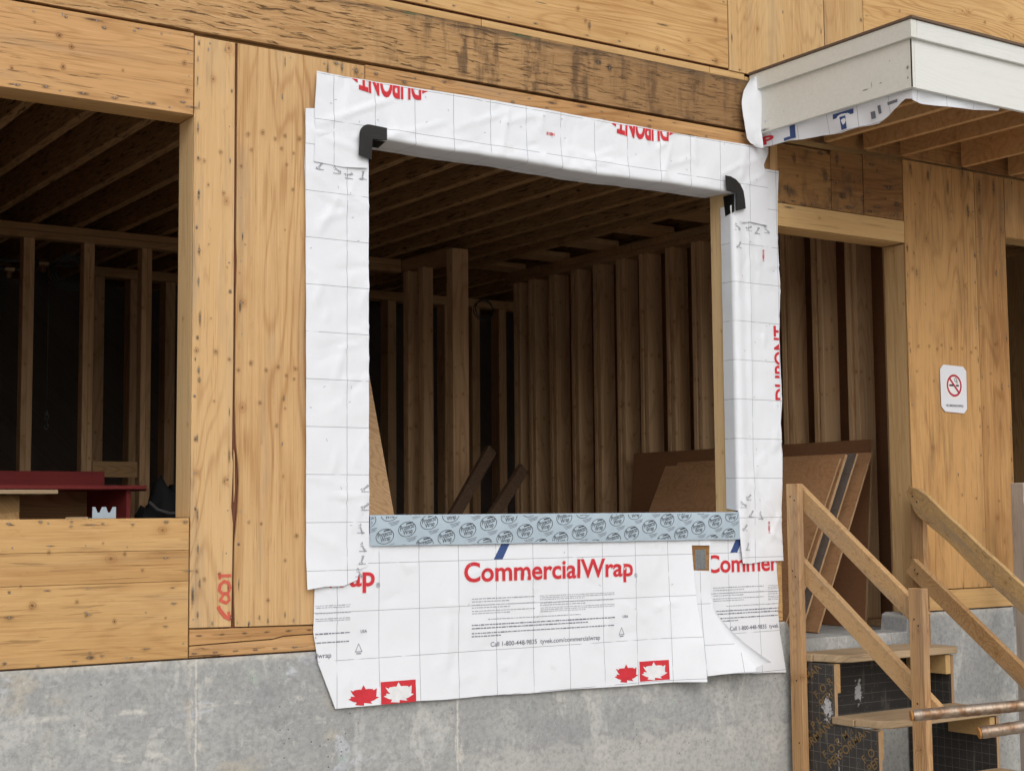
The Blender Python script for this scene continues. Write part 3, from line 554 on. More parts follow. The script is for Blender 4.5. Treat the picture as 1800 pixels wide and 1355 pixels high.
for k in range(14, 34): link('stud', sm4, 'stud', BW, (-3.4+0.301*k, 6.07, 1.21))
box('top_plate', 0.75, 7.2, 6.0, 6.14, 2.524, 2.60, 'plate_x', BW); box('bottom_plate', 0.75, 7.2, 5.99, 6.14, -0.118, -0.09, 'plate_x', BW)

# ------------------------------------------------------------------ house wrap sheets with their print
GP = 0.2068
def fbm(x, z, s, seed): return mnoise.fractal(Vector((x*s+seed*13.7, z*s, seed*3.1)), 0.9, 2.0, 3)
def crease(x, z, a, b, wd, h):
    ax, az = a; bx, bz = b; dx, dz = bx-ax, bz-az; L2 = dx*dx+dz*dz; t = ((x-ax)*dx+(z-az)*dz)/L2
    if t < -0.05 or t > 1.05: return 0
    px, pz = ax+t*dx, az+t*dz; d2 = (x-px)**2+(z-pz)**2; e = min(1, max(0, min(t+0.05, 1.05-t)/0.15))
    return h*e*math.exp(-d2/(wd*wd))
CR = {}
def creases(key, n, x0, x1, z0, z1, dirs, seed):
    q = random.Random(seed); CR[key] = []
    for k in range(n):
        a = q.choice(dirs)+q.uniform(-0.25, 0.25); l = q.uniform(0.05, 0.22); cx, cz = q.uniform(x0, x1), q.uniform(z0, z1)
        CR[key].append(((cx, cz), (cx+l*math.cos(a), cz+l*math.sin(a)), q.uniform(0.009, 0.014), q.uniform(0.0022, 0.0062)*q.choice((1, 1, -0.7))))
def crs(key, x, z): return sum(crease(x, z, *c) for c in CR[key] if abs(x-(c[0][0]+c[1][0])/2) < 0.16)
creases('A', 34, -0.25, 1.85, -0.22, 0.42, (0.4, 1.2, -0.5, 1.57), 4); creases('L', 40, -0.31, -0.02, 0.30, 2.30, (0.3, -0.4, 1.2), 5)
creases('R', 44, 2.19, 2.50, 0.35, 2.40, (1.5, 1.3, 0.4, -0.6), 6); creases('T', 60, -0.25, 2.42, 2.24, 2.52, (0.5, 0.4, 1.4, -0.9), 7)
def sheet(name, outline, fn, g0, step=0.014, seed=0, flip=1):
    """cut sheet: outline in unfolded (x, z), fn maps (x, z) to a 3-D point; UV carries the printed grid"""
    bm = bmesh.new(); bm.faces.new([bm.verts.new((p[0], 0, p[1])) for p in outline])
    xs = [p[0] for p in outline]; zs = [p[1] for p in outline]
    k = min(xs)+step
    while k < max(xs): bmesh.ops.bisect_plane(bm, geom=bm.verts[:]+bm.edges[:]+bm.faces[:], plane_co=(k, 0, 0), plane_no=(1, 0, 0)); k += step
    k = min(zs)+step
    while k < max(zs): bmesh.ops.bisect_plane(bm, geom=bm.verts[:]+bm.edges[:]+bm.faces[:], plane_co=(0, 0, k), plane_no=(0, 0, 1)); k += step
    uvl = bm.loops.layers.uv.new('uv')
    for fc in bm.faces:
        for lp in fc.loops: lp[uvl].uv = ((lp.vert.co.x-g0[0])/GP, (lp.vert.co.z-g0[1])/GP)
    for v in bm.verts: v.co = fn(v.co.x, v.co.z)
    bmesh.ops.recalc_face_normals(bm, faces=bm.faces[:])
    me = bm2me(bm, name, True); me.set_sharp_from_angle(angle=R(75))
    return link(name, me, 'wrap')
_txt = {}
def text_bm(body, bold=0.0, spacing=1.0):
    cu = bpy.data.curves.new('t', 'FONT'); cu.body = body; cu.size = 1; cu.offset = bold; cu.space_character = spacing; cu.resolution_u = 4
    o = bpy.data.objects.new('t', cu); COL.objects.link(o); dg = bpy.context.evaluated_depsgraph_get(); dg.update()
    me = bpy.data.meshes.new_from_object(o.evaluated_get(dg)); bpy.data.objects.remove(o); bpy.data.curves.remove(cu)
    bm = bmesh.new(); bm.from_mesh(me); bpy.data.meshes.remove(me); return bm
def fit(bm, x0, x1, z0, z1, rot=0, flipud=False, shear=0):
    """lay 2-D geometry (in XY) into rectangle x0..x1, z0..z1 of the (x, z) plane"""
    mx, Mx = min(v.co.x for v in bm.verts), max(v.co.x for v in bm.verts); my, My = min(v.co.y for v in bm.verts), max(v.co.y for v in bm.verts)
    cx, cz = (x0+x1)/2, (z0+z1)/2
    for v in bm.verts:
        a = (v.co.x-mx)/(Mx-mx)-0.5; b = (v.co.y-my)/(My-my)-0.5
        if flipud: a, b = -a, -b
        a *= x1-x0; b *= z1-z0; a += shear*b
        v.co = Vector((cx+a*math.cos(rot)-b*math.sin(rot), 0, cz+a*math.sin(rot)+b*math.cos(rot)))
    return bm
def clip(bm, co, no):
    bmesh.ops.bisect_plane(bm, geom=bm.verts[:]+bm.edges[:]+bm.faces[:], plane_co=co, plane_no=no, clear_outer=True)
def clipx(bm, x0=None, x1=None, z0=None, z1=None):
    if x0 is not None: clip(bm, (x0, 0, 0), (-1, 0, 0))
    if x1 is not None: clip(bm, (x1, 0, 0), (1, 0, 0))
    if z0 is not None: clip(bm, (0, 0, z0), (0, 0, -1))
    if z1 is not None: clip(bm, (0, 0, z1), (0, 0, 1))
def lay(name, bm, fn, mat, parent, off=0.0012, step=0.02, cut=True):
    if not bm.verts: bm.free(); return
    if cut:
        for ax in (0, 2):
            lo, hi = min(v.co[ax] for v in bm.verts), max(v.co[ax] for v in bm.verts); k = math.ceil(lo/step)*step
            while k < hi:
                co = [0, 0, 0]; co[ax] = k; no = [0, 0, 0]; no[ax] = 1
                bmesh.ops.bisect_plane(bm, geom=bm.verts[:]+bm.edges[:]+bm.faces[:], plane_co=co, plane_no=no); k += step
    for v in bm.verts:
        p = fn(v.co.x, v.co.z); v.co = Vector((p[0], p[1]-off, p[2]))
    bm.normal_update()
    fl = [fc for fc in bm.faces if fc.normal.y > 0]
    if fl: bmesh.ops.reverse_faces(bm, faces=fl)
    return link(name, bm2me(bm, name), mat, parent, kind='stuff' if name.split('.')[0] in ('fine_print', 'red_lettering', 'approval_text', 'tape_script', 'emblem_print', 'line_print', 'contact_line', 'roll_number', 'recycling_mark', 'origin_text') else None)
def rect(bm, x0, x1, z0, z1, dz=0.0):
    vs_ = [bm.verts.new(p) for p in ((x0, 0, z0), (x1, 0, z0+dz), (x1, 0, z1+dz), (x0, 0, z1))]; bm.faces.new(vs_)
def join(bms):
    out = bmesh.new()
    for b in bms:
        me = bpy.data.meshes.new('j'); b.to_mesh(me); b.free(); out.from_mesh(me); bpy.data.meshes.remove(me)
    return out
LEAF = [(0, 0), (0.012, 0.0), (0.014, 0.13), (0.30, 0.06), (0.24, 0.17), (0.36, 0.22), (0.54, 0.36), (0.44, 0.40), (0.45, 0.49), (0.30, 0.46), (0.38, 0.58), (0.47, 0.80), (0.36, 0.72), (0.32, 0.78), (0.22, 0.60), (0.075, 0.43), (0.095, 0.70), (0.16, 0.80), (0.08, 0.79), (0.0, 1.0)]
def leaf_bm(x0, x1, z0, z1):
    pts = LEAF+[(-a, b) for a, b in LEAF[-2:0:-1]]
    bm = bmesh.new(); bm.faces.new([bm.verts.new((a, b, 0)) for a, b in pts]); bmesh.ops.triangulate(bm, faces=bm.faces[:]); return fit(bm, x0, x1, z0, z1)
def paragraph(x0, x1, z0, z1, rows, last=0.6):
    bm = bmesh.new(); p = (z1-z0)/rows
    for k in range(rows):
        zz = z1-p*(k+0.6); xe = x1 if k < rows-1 else x0+(x1-x0)*last; xk = x0
        while xk < xe-0.004:
            l = random.uniform(0.006, 0.026); e = min(xk+l, xe); hh = p*random.uniform(0.24, 0.40); rect(bm, xk, e, zz-hh/2, zz+hh/2); xk = e+0.0035
    return bm

# --- bottom sheet A and the print that repeats along the roll
def fA(x, z):
    y = -0.010-0.005*fbm(x, z, 2.4, 1)-0.0020*fbm(x, z, 8, 2)
    if z < 0.0: y -= 0.010*min(1, -z/0.25)*(0.6+0.5*math.sin(x*5+1))
    if x > 1.55: t = (x-1.55)/0.33; y -= 0.075*t*t*max(0, min(1, (0.42-z)/0.5))
    y -= crs('A', x, z)+crease(x, z, (-0.20, 0.27), (-0.02, 0.05), 0.012, 0.005)+crease(x, z, (-0.25, 0.20), (-0.12, 0.10), 0.01, 0.004)
    return Vector((x, y, z))
outA = [(-0.261, 0.50), (-0.261, 0.279), (-0.267, 0.085), (-0.243, -0.049), (-0.161, -0.247), (-0.014, -0.246), (0.244, -0.243), (0.42, -0.250), (0.606, -0.247), (0.85, -0.254), (1.091, -0.252), (1.436, -0.260), (1.70, -0.259), (1.884, -0.266), (1.872, -0.05), (1.861, 0.094), (1.860, 0.25), (1.866, 0.415), (1.99, 0.412), (1.99, 0.50)]
WA = sheet('house_wrap', outA, fA, (-0.153, 0.371), 0.018)
tag(WA, 'large white printed wrap sheet hanging below the window over the concrete', 'house wrap')
def roll_print(px, fn, parent, x0=None, x1=None, z1=None, flag=True):
    """one repeat of the roll's print, px = x of the capital C"""
    def cl(b, **kw): clipx(b, x0, x1, None, z1); return b
    for mat, bold, off in (('ink_halo', 0.036, 0.0011), ('ink_red', 0.018, 0.0017)):
        e = (bold-0.018)*0.13
        b = fit(text_bm('CommercialWrap', bold, 1.0), px-e, px+0.986+e, 0.243-e, 0.362+e); lay('red_lettering', cl(b), fn, mat, parent, off)
    b = fit(text_bm('®', 0.0), px+0.993, px+1.014, 0.262, 0.285); lay('registered_mark', cl(b), fn, 'ink_grey', parent, 0.0016, cut=False)
    b = fit(text_bm('Call 1-800-448-9835  tyvek.com/commercialwrap', 0.008), px+0.145, px+0.775, -0.034, -0.006); lay('contact_line', cl(b), fn, 'ink_grey', parent, 0.0016)
    ps = [paragraph(px+0.042, px+0.392, a, a+h, n) for a, h, n in ((0.176, 0.026, 2), (0.149, 0.024, 2), (0.123, 0.022, 2))]+[paragraph(px+0.422, px+0.868, a, a+h, n) for a, h, n in ((0.174, 0.026, 3), (0.147, 0.022, 2), (0.118, 0.026, 3))]
    ps += [paragraph(px+0.13, px+0.66, 0.094, 0.106, 1, 1.0)]
    b = join(ps); lay('fine_print', cl(b), fn, 'ink_pale', parent, 0.0016, cut=True, step=0.05)
    b = join([paragraph(px+0.04, px+0.868, 0.054, 0.084, 2, 0.8), paragraph(px+0.04, px+0.868, 0.018, 0.046, 2, 0.2)]); lay('approval_text', cl(b), fn, 'ink_grey', parent, 0.0016, step=0.05)
    b = fit(text_bm('USA', 0.015), px+0.917, px+0.951, 0.070, 0.083); lay('origin_text', cl(b), fn, 'ink_grey', parent, 0.0016, cut=False)
    b = bmesh.new(); T = [(px+0.892, -0.012), (px+0.928, -0.012), (px+0.910, 0.026)]
    cxm, czm = px+0.910, 0.0007
    for i in range(3):
        p, q = T[i], T[(i+1) % 3]; ins = lambda t: (cxm+(t[0]-cxm)*0.78, czm+(t[1]-czm)*0.78)
        b.faces.new([b.verts.new((a, 0, c)) for a, c in (p, q, ins(q), ins(p))])
    rect(b, px+0.898, px+0.922, -0.021, -0.017); lay('recycling_mark', cl(b), fn, 'ink_grey', parent, 0.0016, cut=False)
    if flag:
        lay('maple_leaf', cl(leaf_bm(px+0.856, px+1.004, -0.243, -0.155)), fn, 'ink_red', parent, 0.0013)
        b = bmesh.new(); rect(b, px+1.014, px+1.192, -0.2445, -0.148); lay('flag_ground', cl(b), fn, 'ink_red', parent, 0.0011)
        lay('maple_leaf', cl(leaf_bm(px+1.026, px+1.180, -0.242, -0.154)), fn, 'ink_white', parent, 0.0018)
    # feet of the large blue lettering above
    for q in (((0.165, 0.372), (0.213, 0.372), (0.262, 0.458), (0.218, 0.458)), ((0.05, 0.446), (0.10, 0.446), (0.10, 0.458), (0.05, 0.458)), ((0.36, 0.446), (0.41, 0.446), (0.40, 0.458), (0.35, 0.458)),
              ((0.66, 0.442), (0.71, 0.442), (0.70, 0.458), (0.65, 0.458)), ((0.79, 0.444), (0.83, 0.444), (0.815, 0.458), (0.775, 0.458)), ((0.475, 0.458), (0.495, 0.447), (0.53, 0.441), (0.565, 0.446), (0.588, 0.458))):
        b = bmesh.new(); b.faces.new([b.verts.new((px+p, 0, c)) for p, c in q]); lay('blue_letter', cl(b), fn, 'ink_blue', parent, 0.0014)
roll_print(0.496, fA, WA, x1=1.862)
roll_print(0.496-1.452, fA, WA, x0=-0.258)

# --- sheet B right of the slit, with the curled flap
def fB(x, z):
    y = -0.0055-0.0026*fbm(x, z, 3.5, 4)
    if z < 0.05: y -= 0.02*min(1, (0.05-z)/0.3)*(0.55+0.45*math.sin(x*6.5+0.4))
    return Vector((x, y, z))
outB = [(1.80, 0.50), (1.80, 0.20), (1.80, -0.236), (1.95, -0.241), (2.12, -0.243), (2.26, -0.252), (2.40, -0.258), (2.507, -0.265), (2.487, -0.15), (2.470, -0.06), (2.462, 0.05), (2.468, 0.16), (2.455, 0.27), (2.46, 0.50), (1.994, 0.50), (1.985, 0.282), (1.873, 0.288), (1.868, 0.50)]
WB = sheet('house_wrap', outB, fB, (1.912, 0.371), 0.018)
tag(WB, 'narrow white printed wrap sheet between the slit and the stair post', 'house wrap')
roll_print(1.967, fB, WB, x0=1.998, x1=2.462, flag=False)
def fC(x, z):
    # lifted tongue: hinged near x = 1.87, swings out from the wall at the bottom
    t = max(0, min(1, (0.27-z)/0.50)); s = max(0, (x-1.87))
    y = -0.014-0.035*t*t-0.045*t*(s/0.3)+0.004*fbm(x, z, 4, 6)-0.010*min(1, s/0.08)
    if x > 1.975 and t > 0.35: y -= 0.10*(x-1.975)*t
    return Vector((x, y, z))
outC = [(1.866, 0.284), (1.978, 0.280), (1.975, 0.14), (1.992, 0.085), (2.03, 0.03), (2.10, -0.05), (2.17, -0.145), (2.185, -0.228), (2.10, -0.232), (1.99, -0.236), (1.876, -0.244), (1.868, 0.0)]
WC = sheet('house_wrap', outC, fC, (1.912, 0.325), 0.016)
tag(WC, 'torn blank tongue of white wrap hanging below the steel plate', 'house wrap')
bm = bmesh.new()   # its rolled-back corner
rows = []
for k in range(15):
    t = k/14; bx, bz = 1.972+0.195*max(0, t-0.12)**1.2*1.10, 0.14-0.365*t; rw = 0.005+0.062*t**1.7
    row = []
    for j in range(9):
        a = j/8*math.pi*0.44; p = fC(bx, bz)
        row.append(bm.verts.new((bx+rw*1.5*math.sin(a), p.y-rw*0.9*(1-math.cos(a)), bz+rw*0.75*math.sin(a)*0.8)))
    rows.append(row)
for A, B in zip(rows, rows[1:]):
    for j in range(8): bm.faces.new((A[j], A[j+1], B[j+1], B[j]))
uvl = bm.loops.layers.uv.new('uv')
for fc in bm.faces:
    for lp in fc.loops: lp[uvl].uv = (0.3, 0.3)
link('rolled_edge', bm2me(bm, 'roll', True), 'wrap', WC)

# --- jamb strips
def fL(x, z):
    y = -0.017-0.0045*fbm(x, z, 3.0, 8)-0.0022*fbm(x, z, 9, 3)
    if z < 0.45: y -= 0.014*max(0, (0.45-z)/0.18)**1.5*max(0, min(1, (0.0-x)/0.25))
    y -= crs('L', x, z)
    for s in ((-0.30, 2.10, -0.10, 1.95), (-0.31, 0.75, -0.05, 0.70), (-0.28, 0.50, -0.10, 0.42)): y -= crease(x, z, s[:2], s[2:], 0.012, 0.0035)
    return Vector((x, y, z))
outL = [(-0.316, 2.361), (-0.24, 2.372), (0.0, 2.372), (0.001, 0.585), (0.003, 0.47), (-0.002, 0.36), (-0.045, 0.345), (-0.06, 0.30), (-0.13, 0.276), (-0.22, 0.277), (-0.305, 0.266), (-0.306, 0.60), (-0.308, 1.335), (-0.312, 1.90), (-0.318, 2.1), (-0.314, 2.25)]
WL = sheet('house_wrap', outL, fL, (-0.108, 1.999), 0.016)
tag(WL, 'long white wrap strip down the left side of the window', 'house wrap')
XR = 2.182
def fR(x, z):
    n = -0.004-0.0045*fbm(x, z, 3.5, 11)-0.0028*fbm(x, z, 8, 12)
    n -= crs('R', x, z)+crease(x, z, (2.30, 2.10), (2.29, 1.2), 0.014, 0.006)+crease(x, z, (2.38, 2.2), (2.36, 1.75), 0.010, 0.005)+crease(x, z, (2.24, 0.75), (2.42, 0.62), 0.012, 0.004)+crease(x, z, (2.22, 0.95), (2.30, 0.70), 0.010, 0.004)
    if x > XR: return Vector((x, -0.013+n-0.010*math.exp(-((x-XR-0.03)/0.03)**2), z))
    t = XR-x; return Vector((XR-0.001+0.4*n, -0.013+t-0.010*math.exp(-((t+0.03)/0.03)**2), z))
outR = [(2.098, 2.20), (2.098, 0.60), (XR, 0.588), (2.187, 0.45), (2.20, 0.315), (2.26, 0.312), (2.36, 0.322), (2.497, 0.322), (2.489, 0.578), (2.499, 0.70), (2.509, 0.882), (2.500, 1.05), (2.516, 1.188), (2.505, 1.494), (2.512, 1.65), (2.519, 1.805), (2.510, 2.05), (2.517, 2.288), (2.529, 2.425), (2.30, 2.424), (2.19, 2.30), (2.188, 2.20)]
WR = sheet('house_wrap', outR, fR, (2.298, 1.999), 0.014)
tag(WR, 'creased white wrap strip down the right side of the window', 'house wrap')
b = fit(text_bm('DUPONT', 0.02), -0.20, 0.20, -0.05, 0.05)
def vert_print(b, cx, cz):
    for v in b.verts: v.co = Vector((cx-v.co.z, 0, cz+v.co.x))
    return b
vert_print(b, 2.512, 1.375); clipx(b, x1=2.500); lay('red_lettering', b, fR, 'ink_red', WR, 0.002)
for cz in (1.95, 0.50):
    b = fit(text_bm('148018', 0.02), -0.03, 0.03, -0.007, 0.007); vert_print(b, 2.40, cz); lay('roll_number', b, fR, 'ink_red', WR, 0.002, cut=False)

# --- head strip, folded under the header
def zfold(x): return 2.262-0.018*math.exp(-((x-1.25)/0.35)**2)-0.006*math.sin(x*4.0)
def fT(x, z):
    y = -0.026-0.006*fbm(x, z, 2.8, 15)-0.0035*fbm(x, z, 7, 16)
    y -= crs('T', x, z)+crease(x, z, (-0.25, 2.30), (0.13, 2.47), 0.010, 0.007)+crease(x, z, (0.06, 2.27), (0.40, 2.40), 0.012, 0.006)+crease(x, z, (0.42, 2.36), (0.75, 2.50), 0.012, 0.004)
    y -= crease(x, z, (1.15, 2.33), (1.28, 2.24), 0.014, 0.008)+crease(x, z, (1.10, 2.36), (1.45, 2.30), 0.02, 0.006)+crease(x, z, (2.28, 2.52), (2.24, 2.34), 0.02, 0.006)+crease(x, z, (-0.22, 2.24), (-0.02, 2.20), 0.015, 0.005)
    zf = zfold(x)+0.014
    if 0.0 < x < 2.19:
        e = min(1, min(x, 2.19-x)/0.25); y -= (0.010+0.012*fbm(x, 0.3, 3, 51))*e*math.exp(-((z-zf)/0.05)**2)
        if z < zf:
            t = zf-z; rr = 0.006+0.006*e*math.exp(-((x-1.2)/0.5)**2)
            if t < rr*1.5708: a = t/rr; return Vector((x, y+rr*(1-math.cos(a)), zf-rr*math.sin(a)))
            t -= rr*1.5708; return Vector((x, y+rr+t, zf-rr+0.03*t+0.004*fbm(x, t, 5, 18)))
    return Vector((x, y, z))
outT = [(-0.262, 2.536), (-0.10, 2.532), (0.308, 2.536), (0.792, 2.540), (1.371, 2.537), (1.779, 2.531), (2.20, 2.536), (2.449, 2.541), (2.437, 2.49), (2.414, 2.448), (2.425, 2.38), (2.441, 2.296), (2.436, 2.20), (2.428, 2.112), (2.30, 2.122), (2.206, 2.10), (2.192, 2.262), (2.172, 2.062), (0.02, 2.062), (0.0, 2.262), (-0.012, 2.130), (-0.13, 2.120), (-0.275, 2.128), (-0.268, 2.25), (-0.272, 2.373)]
WT = sheet('house_wrap', outT, fT, (-0.177, 2.321), 0.014)
tag(WT, 'wrinkled white wrap strip folded over the top edge of the window', 'house wrap')
for x0, x1 in ((-0.10, 0.315), (1.365, 1.785)):
    for mat, bold, off in (('ink_halo', 0.05, 0.0016), ('ink_red', 0.03, 0.0024)):
        b = fit(text_bm('DUPONT', bold), x0+0.045, x1-0.045, 2.472, 2.592, flipud=True)
        for v in b.verts: q = (v.co.x-(x0+x1)/2)/(x1-x0)*2; v.co.z = 2.536+(v.co.z-2.536)*(1.08-0.38*q*q)
        clipx(b, z1=2.529); lay('red_lettering', b, fT, mat, WT, off)
    for sx, e in ((1, x0), (-1, x1)):
        b = bmesh.new(); b.faces.new([b.verts.new((e+sx*p, 0, q)) for p, q in ((0.008, 2.529), (0.040, 2.529), (0.040, 2.512))]); lay('red_oval_tip', b, fT, 'ink_red', WT, 0.002, cut=False)
b = fit(text_bm('148018', 0.02), 0.975, 1.025, 2.413, 2.430, flipud=True); lay('roll_number', b, fT, 'ink_red', WT, 0.002, cut=False)
def staples(par, fn, n, x0, x1, z0, z1):
    b = bmesh.new()
    for k in range(n):
        cx, cz, a = random.uniform(x0, x1), random.uniform(z0, z1), random.uniform(-0.6, 0.6)+random.choice((0, 1.57)); q = bmesh.new(); rect(q, -0.006, 0.006, -0.0011, 0.0011)
        for v in q.verts: p, c = v.co.x, v.co.z; v.co = Vector((cx+p*math.cos(a)-c*math.sin(a), 0, cz+p*math.sin(a)+c*math.cos(a)))
        me = bpy.data.meshes.new('j'); q.to_mesh(me); q.free(); b.from_mesh(me); bpy.data.meshes.remove(me)
    o = lay('staples', b, fn, 'ink_pale', par, 0.002, cut=False); o['kind'] = 'stuff'
staples(WT, fT, 22, -0.24, 2.40, 2.31, 2.52); staples(WL, fL, 12, -0.29, -0.03, 0.40, 2.30); staples(WR, fR, 14, 2.22, 2.48, 0.40, 2.30); staples(WA, fA, 10, -0.2, 1.8, 0.05, 0.42)
# short pieces of printed tape holding the overlaps: small dark script
for par, fn, lst in ((WL, fL, ((-0.245, 2.112, 0.9), (-0.16, 2.105, -0.5), (-0.10, 2.09, 0.3), (-0.03, 2.095, 1.4), (-0.02, 0.70, 0.6), (-0.02, 0.62, 0.5), (-0.04, 0.52, -1.2), (-0.03, 0.44, -1.0), (-0.035, 0.385, 1.2), (-0.05, 0.33, -0.9))),
                     (WR, fR, ((2.21, 2.085, -0.6), (2.30, 2.09, 0.4), (2.36, 2.08, 1.0), (2.43, 2.09, -0.7), (2.22, 1.99, 0.9), (2.21, 0.62, -0.4), (2.25, 0.66, 0.5), (2.27, 0.57, 0.9), (2.34, 0.56, -1.1), (2.22, 0.50, 0.7), (2.24, 0.40, 1.1)))):
    bs = []
    for (cx, cz, a) in lst:
        bs.append(fit(text_bm('Tyvek', 0.012), cx-0.024, cx+0.024, cz-0.009, cz+0.009, rot=a)); q = bmesh.new(); rect(q, cx-0.02, cx+0.02, cz-0.017, cz-0.0145); bs.append(q)
    lay('tape_script', join(bs), fn, 'ink_script', par, 0.0025, cut=False)

# --- sill tape with its repeated emblem
bm = bmesh.new()
prof = [(-0.0225, 0.446), (-0.0225, 0.50), (-0.0225, 0.574), (-0.0205, 0.5795), (-0.015, 0.5815), (0.05, 0.582), (0.165, 0.5825)]
rows = []
for k in range(111):
    x = 0.004+2.182*k/110
    rows.append([bm.verts.new((x, y-0.0012*fbm(x, z, 4, 21), z-(0.0025*fbm(x, 0, 6, 22)+0.005*(x/2.18) if z < 0.45 else 0))) for y, z in prof])
for A, B in zip(rows, rows[1:]):
    for j in range(len(prof)-1): bm.faces.new((A[j], B[j], B[j+1], A[j+1]))
bmesh.ops.recalc_face_normals(bm, faces=bm.faces[:])
TP = link('sill_tape', bm2me(bm, 'sill_tape', True), 'tape'); tag(TP, 'pale blue printed flashing tape folded over the window sill', 'flashing tape')
def fS(x, z): return Vector((x, -0.0225-0.0012*fbm(x, z, 4, 21), z))
bl, ln_ = [], []
tp = {k: text_bm(k, 0.004, 0.98) for k in ('Protecto', 'Wrap')}
for i in range(-7, 12):
    for j in range(-2, 9):
        cx, cz = 0.077+0.1145*i+0.319*j, 0.487+0.0305*i-0.009*j-0.0
        if not (-0.03 < cx < 2.22 and 0.40 < cz < 0.62): continue
        e = bmesh.new(); n = 20
        for k in range(n):
            a0, a1 = 6.2832*k/n, 6.2832*(k+1)/n; rt = 0.22
            def q(a, s): p, t = 0.047*s*math.cos(a), 0.0335*s*math.sin(a); return (cx+p*math.cos(rt)-t*math.sin(rt), 0, cz+p*math.sin(rt)+t*math.cos(rt))
            e.faces.new([e.verts.new(p) for p in (q(a0, 1), q(a1, 1), q(a1, 0.94), q(a0, 0.94))])
        bl.append(e)
        bl.append(fit(tp['Protecto'].copy(), cx-0.037, cx+0.037, cz+0.000, cz+0.022, rot=0.24, shear=0.2)); bl.append(fit(tp['Wrap'].copy(), cx-0.022, cx+0.028, cz-0.027, cz-0.001, rot=0.24, shear=0.2))
        q_ = bmesh.new(); rect(q_, cx-0.006, cx+0.028, cz+0.021, cz+0.026, 0.007); bl.append(q_)
        q_ = bmesh.new()
        for s in range(3): rect(q_, cx+0.004+0.006*s-0.01, cx+0.05-0.004*s, cz-0.040-0.006*s-0.004, cz-0.038-0.006*s-0.004, 0.011)
        ln_.append(q_)
b = join(bl); clipx(b, 0.008, 2.182, 0.450, 0.575); lay('emblem_print', b, fS, 'ink_black', TP, 0.0012, cut=False)
b = join(ln_); clipx(b, 0.008, 2.182, 0.450, 0.575); lay('line_print', b, fS, 'ink_grey', TP, 0.0012, cut=False)

# --- black corner flashings and the steel plate
def corner(cx, s, label):
    bm = bmesh.new(); Z0 = 2.262; yf = -0.049
    pts = []
    L1, L2, wd = 0.088, 0.088, 0.062
    # outline of the front flange in local (x outward from the opening = s*-1)
    o = [(0.075, 0.0), (0.078, 0.058)]
    for k in range(7):
        a = math.pi/2*k/6; o.append((-0.012-0.052*math.sin(a), 0.006+0.056*math.cos(a)))
    o += [(-0.066, -0.085), (-0.002, -0.098), (0.002, -0.004)]
    if s < 0: o = [(0.064, 0.002), (0.068, 0.084), (0.03, 0.083), (-0.006, 0.072), (-0.036, 0.050), (-0.056, 0.014), (-0.066, -0.030), (-0.072, -0.078), (-0.002, -0.098), (0.0, -0.004)]
    A = [bm.verts.new((cx+s*px, yf-0.004*math.exp(-((pz)/0.03)**2), Z0+pz)) for px, pz in o]; fc = bm.faces.new(A)
    r_ = bmesh.ops.extrude_face_region(bm, geom=[fc])
    for v in [g_ for g_ in r_['geom'] if isinstance(g_, bmesh.types.BMVert)]: v.co.y += 0.006
    bmesh.ops.bevel(bm, geom=[e for e in bm.edges if abs((e.verts[0].co-e.verts[1].co).y) < 0.01 and min(e.verts[0].co.y, e.verts[1].co.y) < -0.03], offset=0.0015, segments=2, affect='EDGES')
    bmesh.ops.recalc_face_normals(bm, faces=bm.faces[:])
    o_ = link('corner_flashing', bm2me(bm, 'corner'), 'butyl'); tag(o_, label, 'corner flashing')
    # flanges turned into the opening
    def quad(name, P):
        b_ = bmesh.new(); vs2 = [b_.verts.new(p) for p in P]; b_.faces.new(vs2); r3 = bmesh.ops.solidify(b_, geom=b_.faces[:], thickness=0.003); link(name, bm2me(b_, name), 'butyl', o_)
    if s > 0: quad('soffit_flange', [(cx, -0.038, Z0-0.005), (cx+0.075, -0.038, Z0-0.003), (cx+0.080, 0.04, Z0-0.016), (cx, 0.04, Z0-0.016)])
    quad('jamb_flange', [(cx-s*-0.0-s*0.0, -0.036, Z0-0.004), (cx-s*0.0, -0.036, Z0-0.10), (cx+s*0.004, 0.03, Z0-0.115), (cx+s*0.004, 0.045, Z0-0.006)])
    return o_
corner(0.0, 1, 'black rubbery corner flashing at the upper left window corner')
corner(2.181, -1, 'black rubbery corner flashing at the upper right window corner')
SP = thing('connector_plate', 'small galvanised steel plate showing through the rectangular cut in the wrap', 'steel plate', (1.93, 0, 0.285))
box('plate', 1.895, 1.968, -0.0035, -0.0015, 0.292, 0.392, 'galv', SP, 0.0008); box('rib', 1.928, 1.934, -0.0055, -0.0036, 0.296, 0.388, 'galv', SP, 0.0008)
box('wood_backing', 1.874, 1.986, -0.0012, 0.001, 0.282, 0.414, 'ply_dark', SP, 0)
me_n = boxme(0.006, 0.002, 0.006, 0.0005)
for k in range(5):
    for j in (0, 1): link('nail', me_n, 'nail', SP, (1.908+0.045*j+0.004*(k % 2), -0.0042, 0.302+0.02*k))

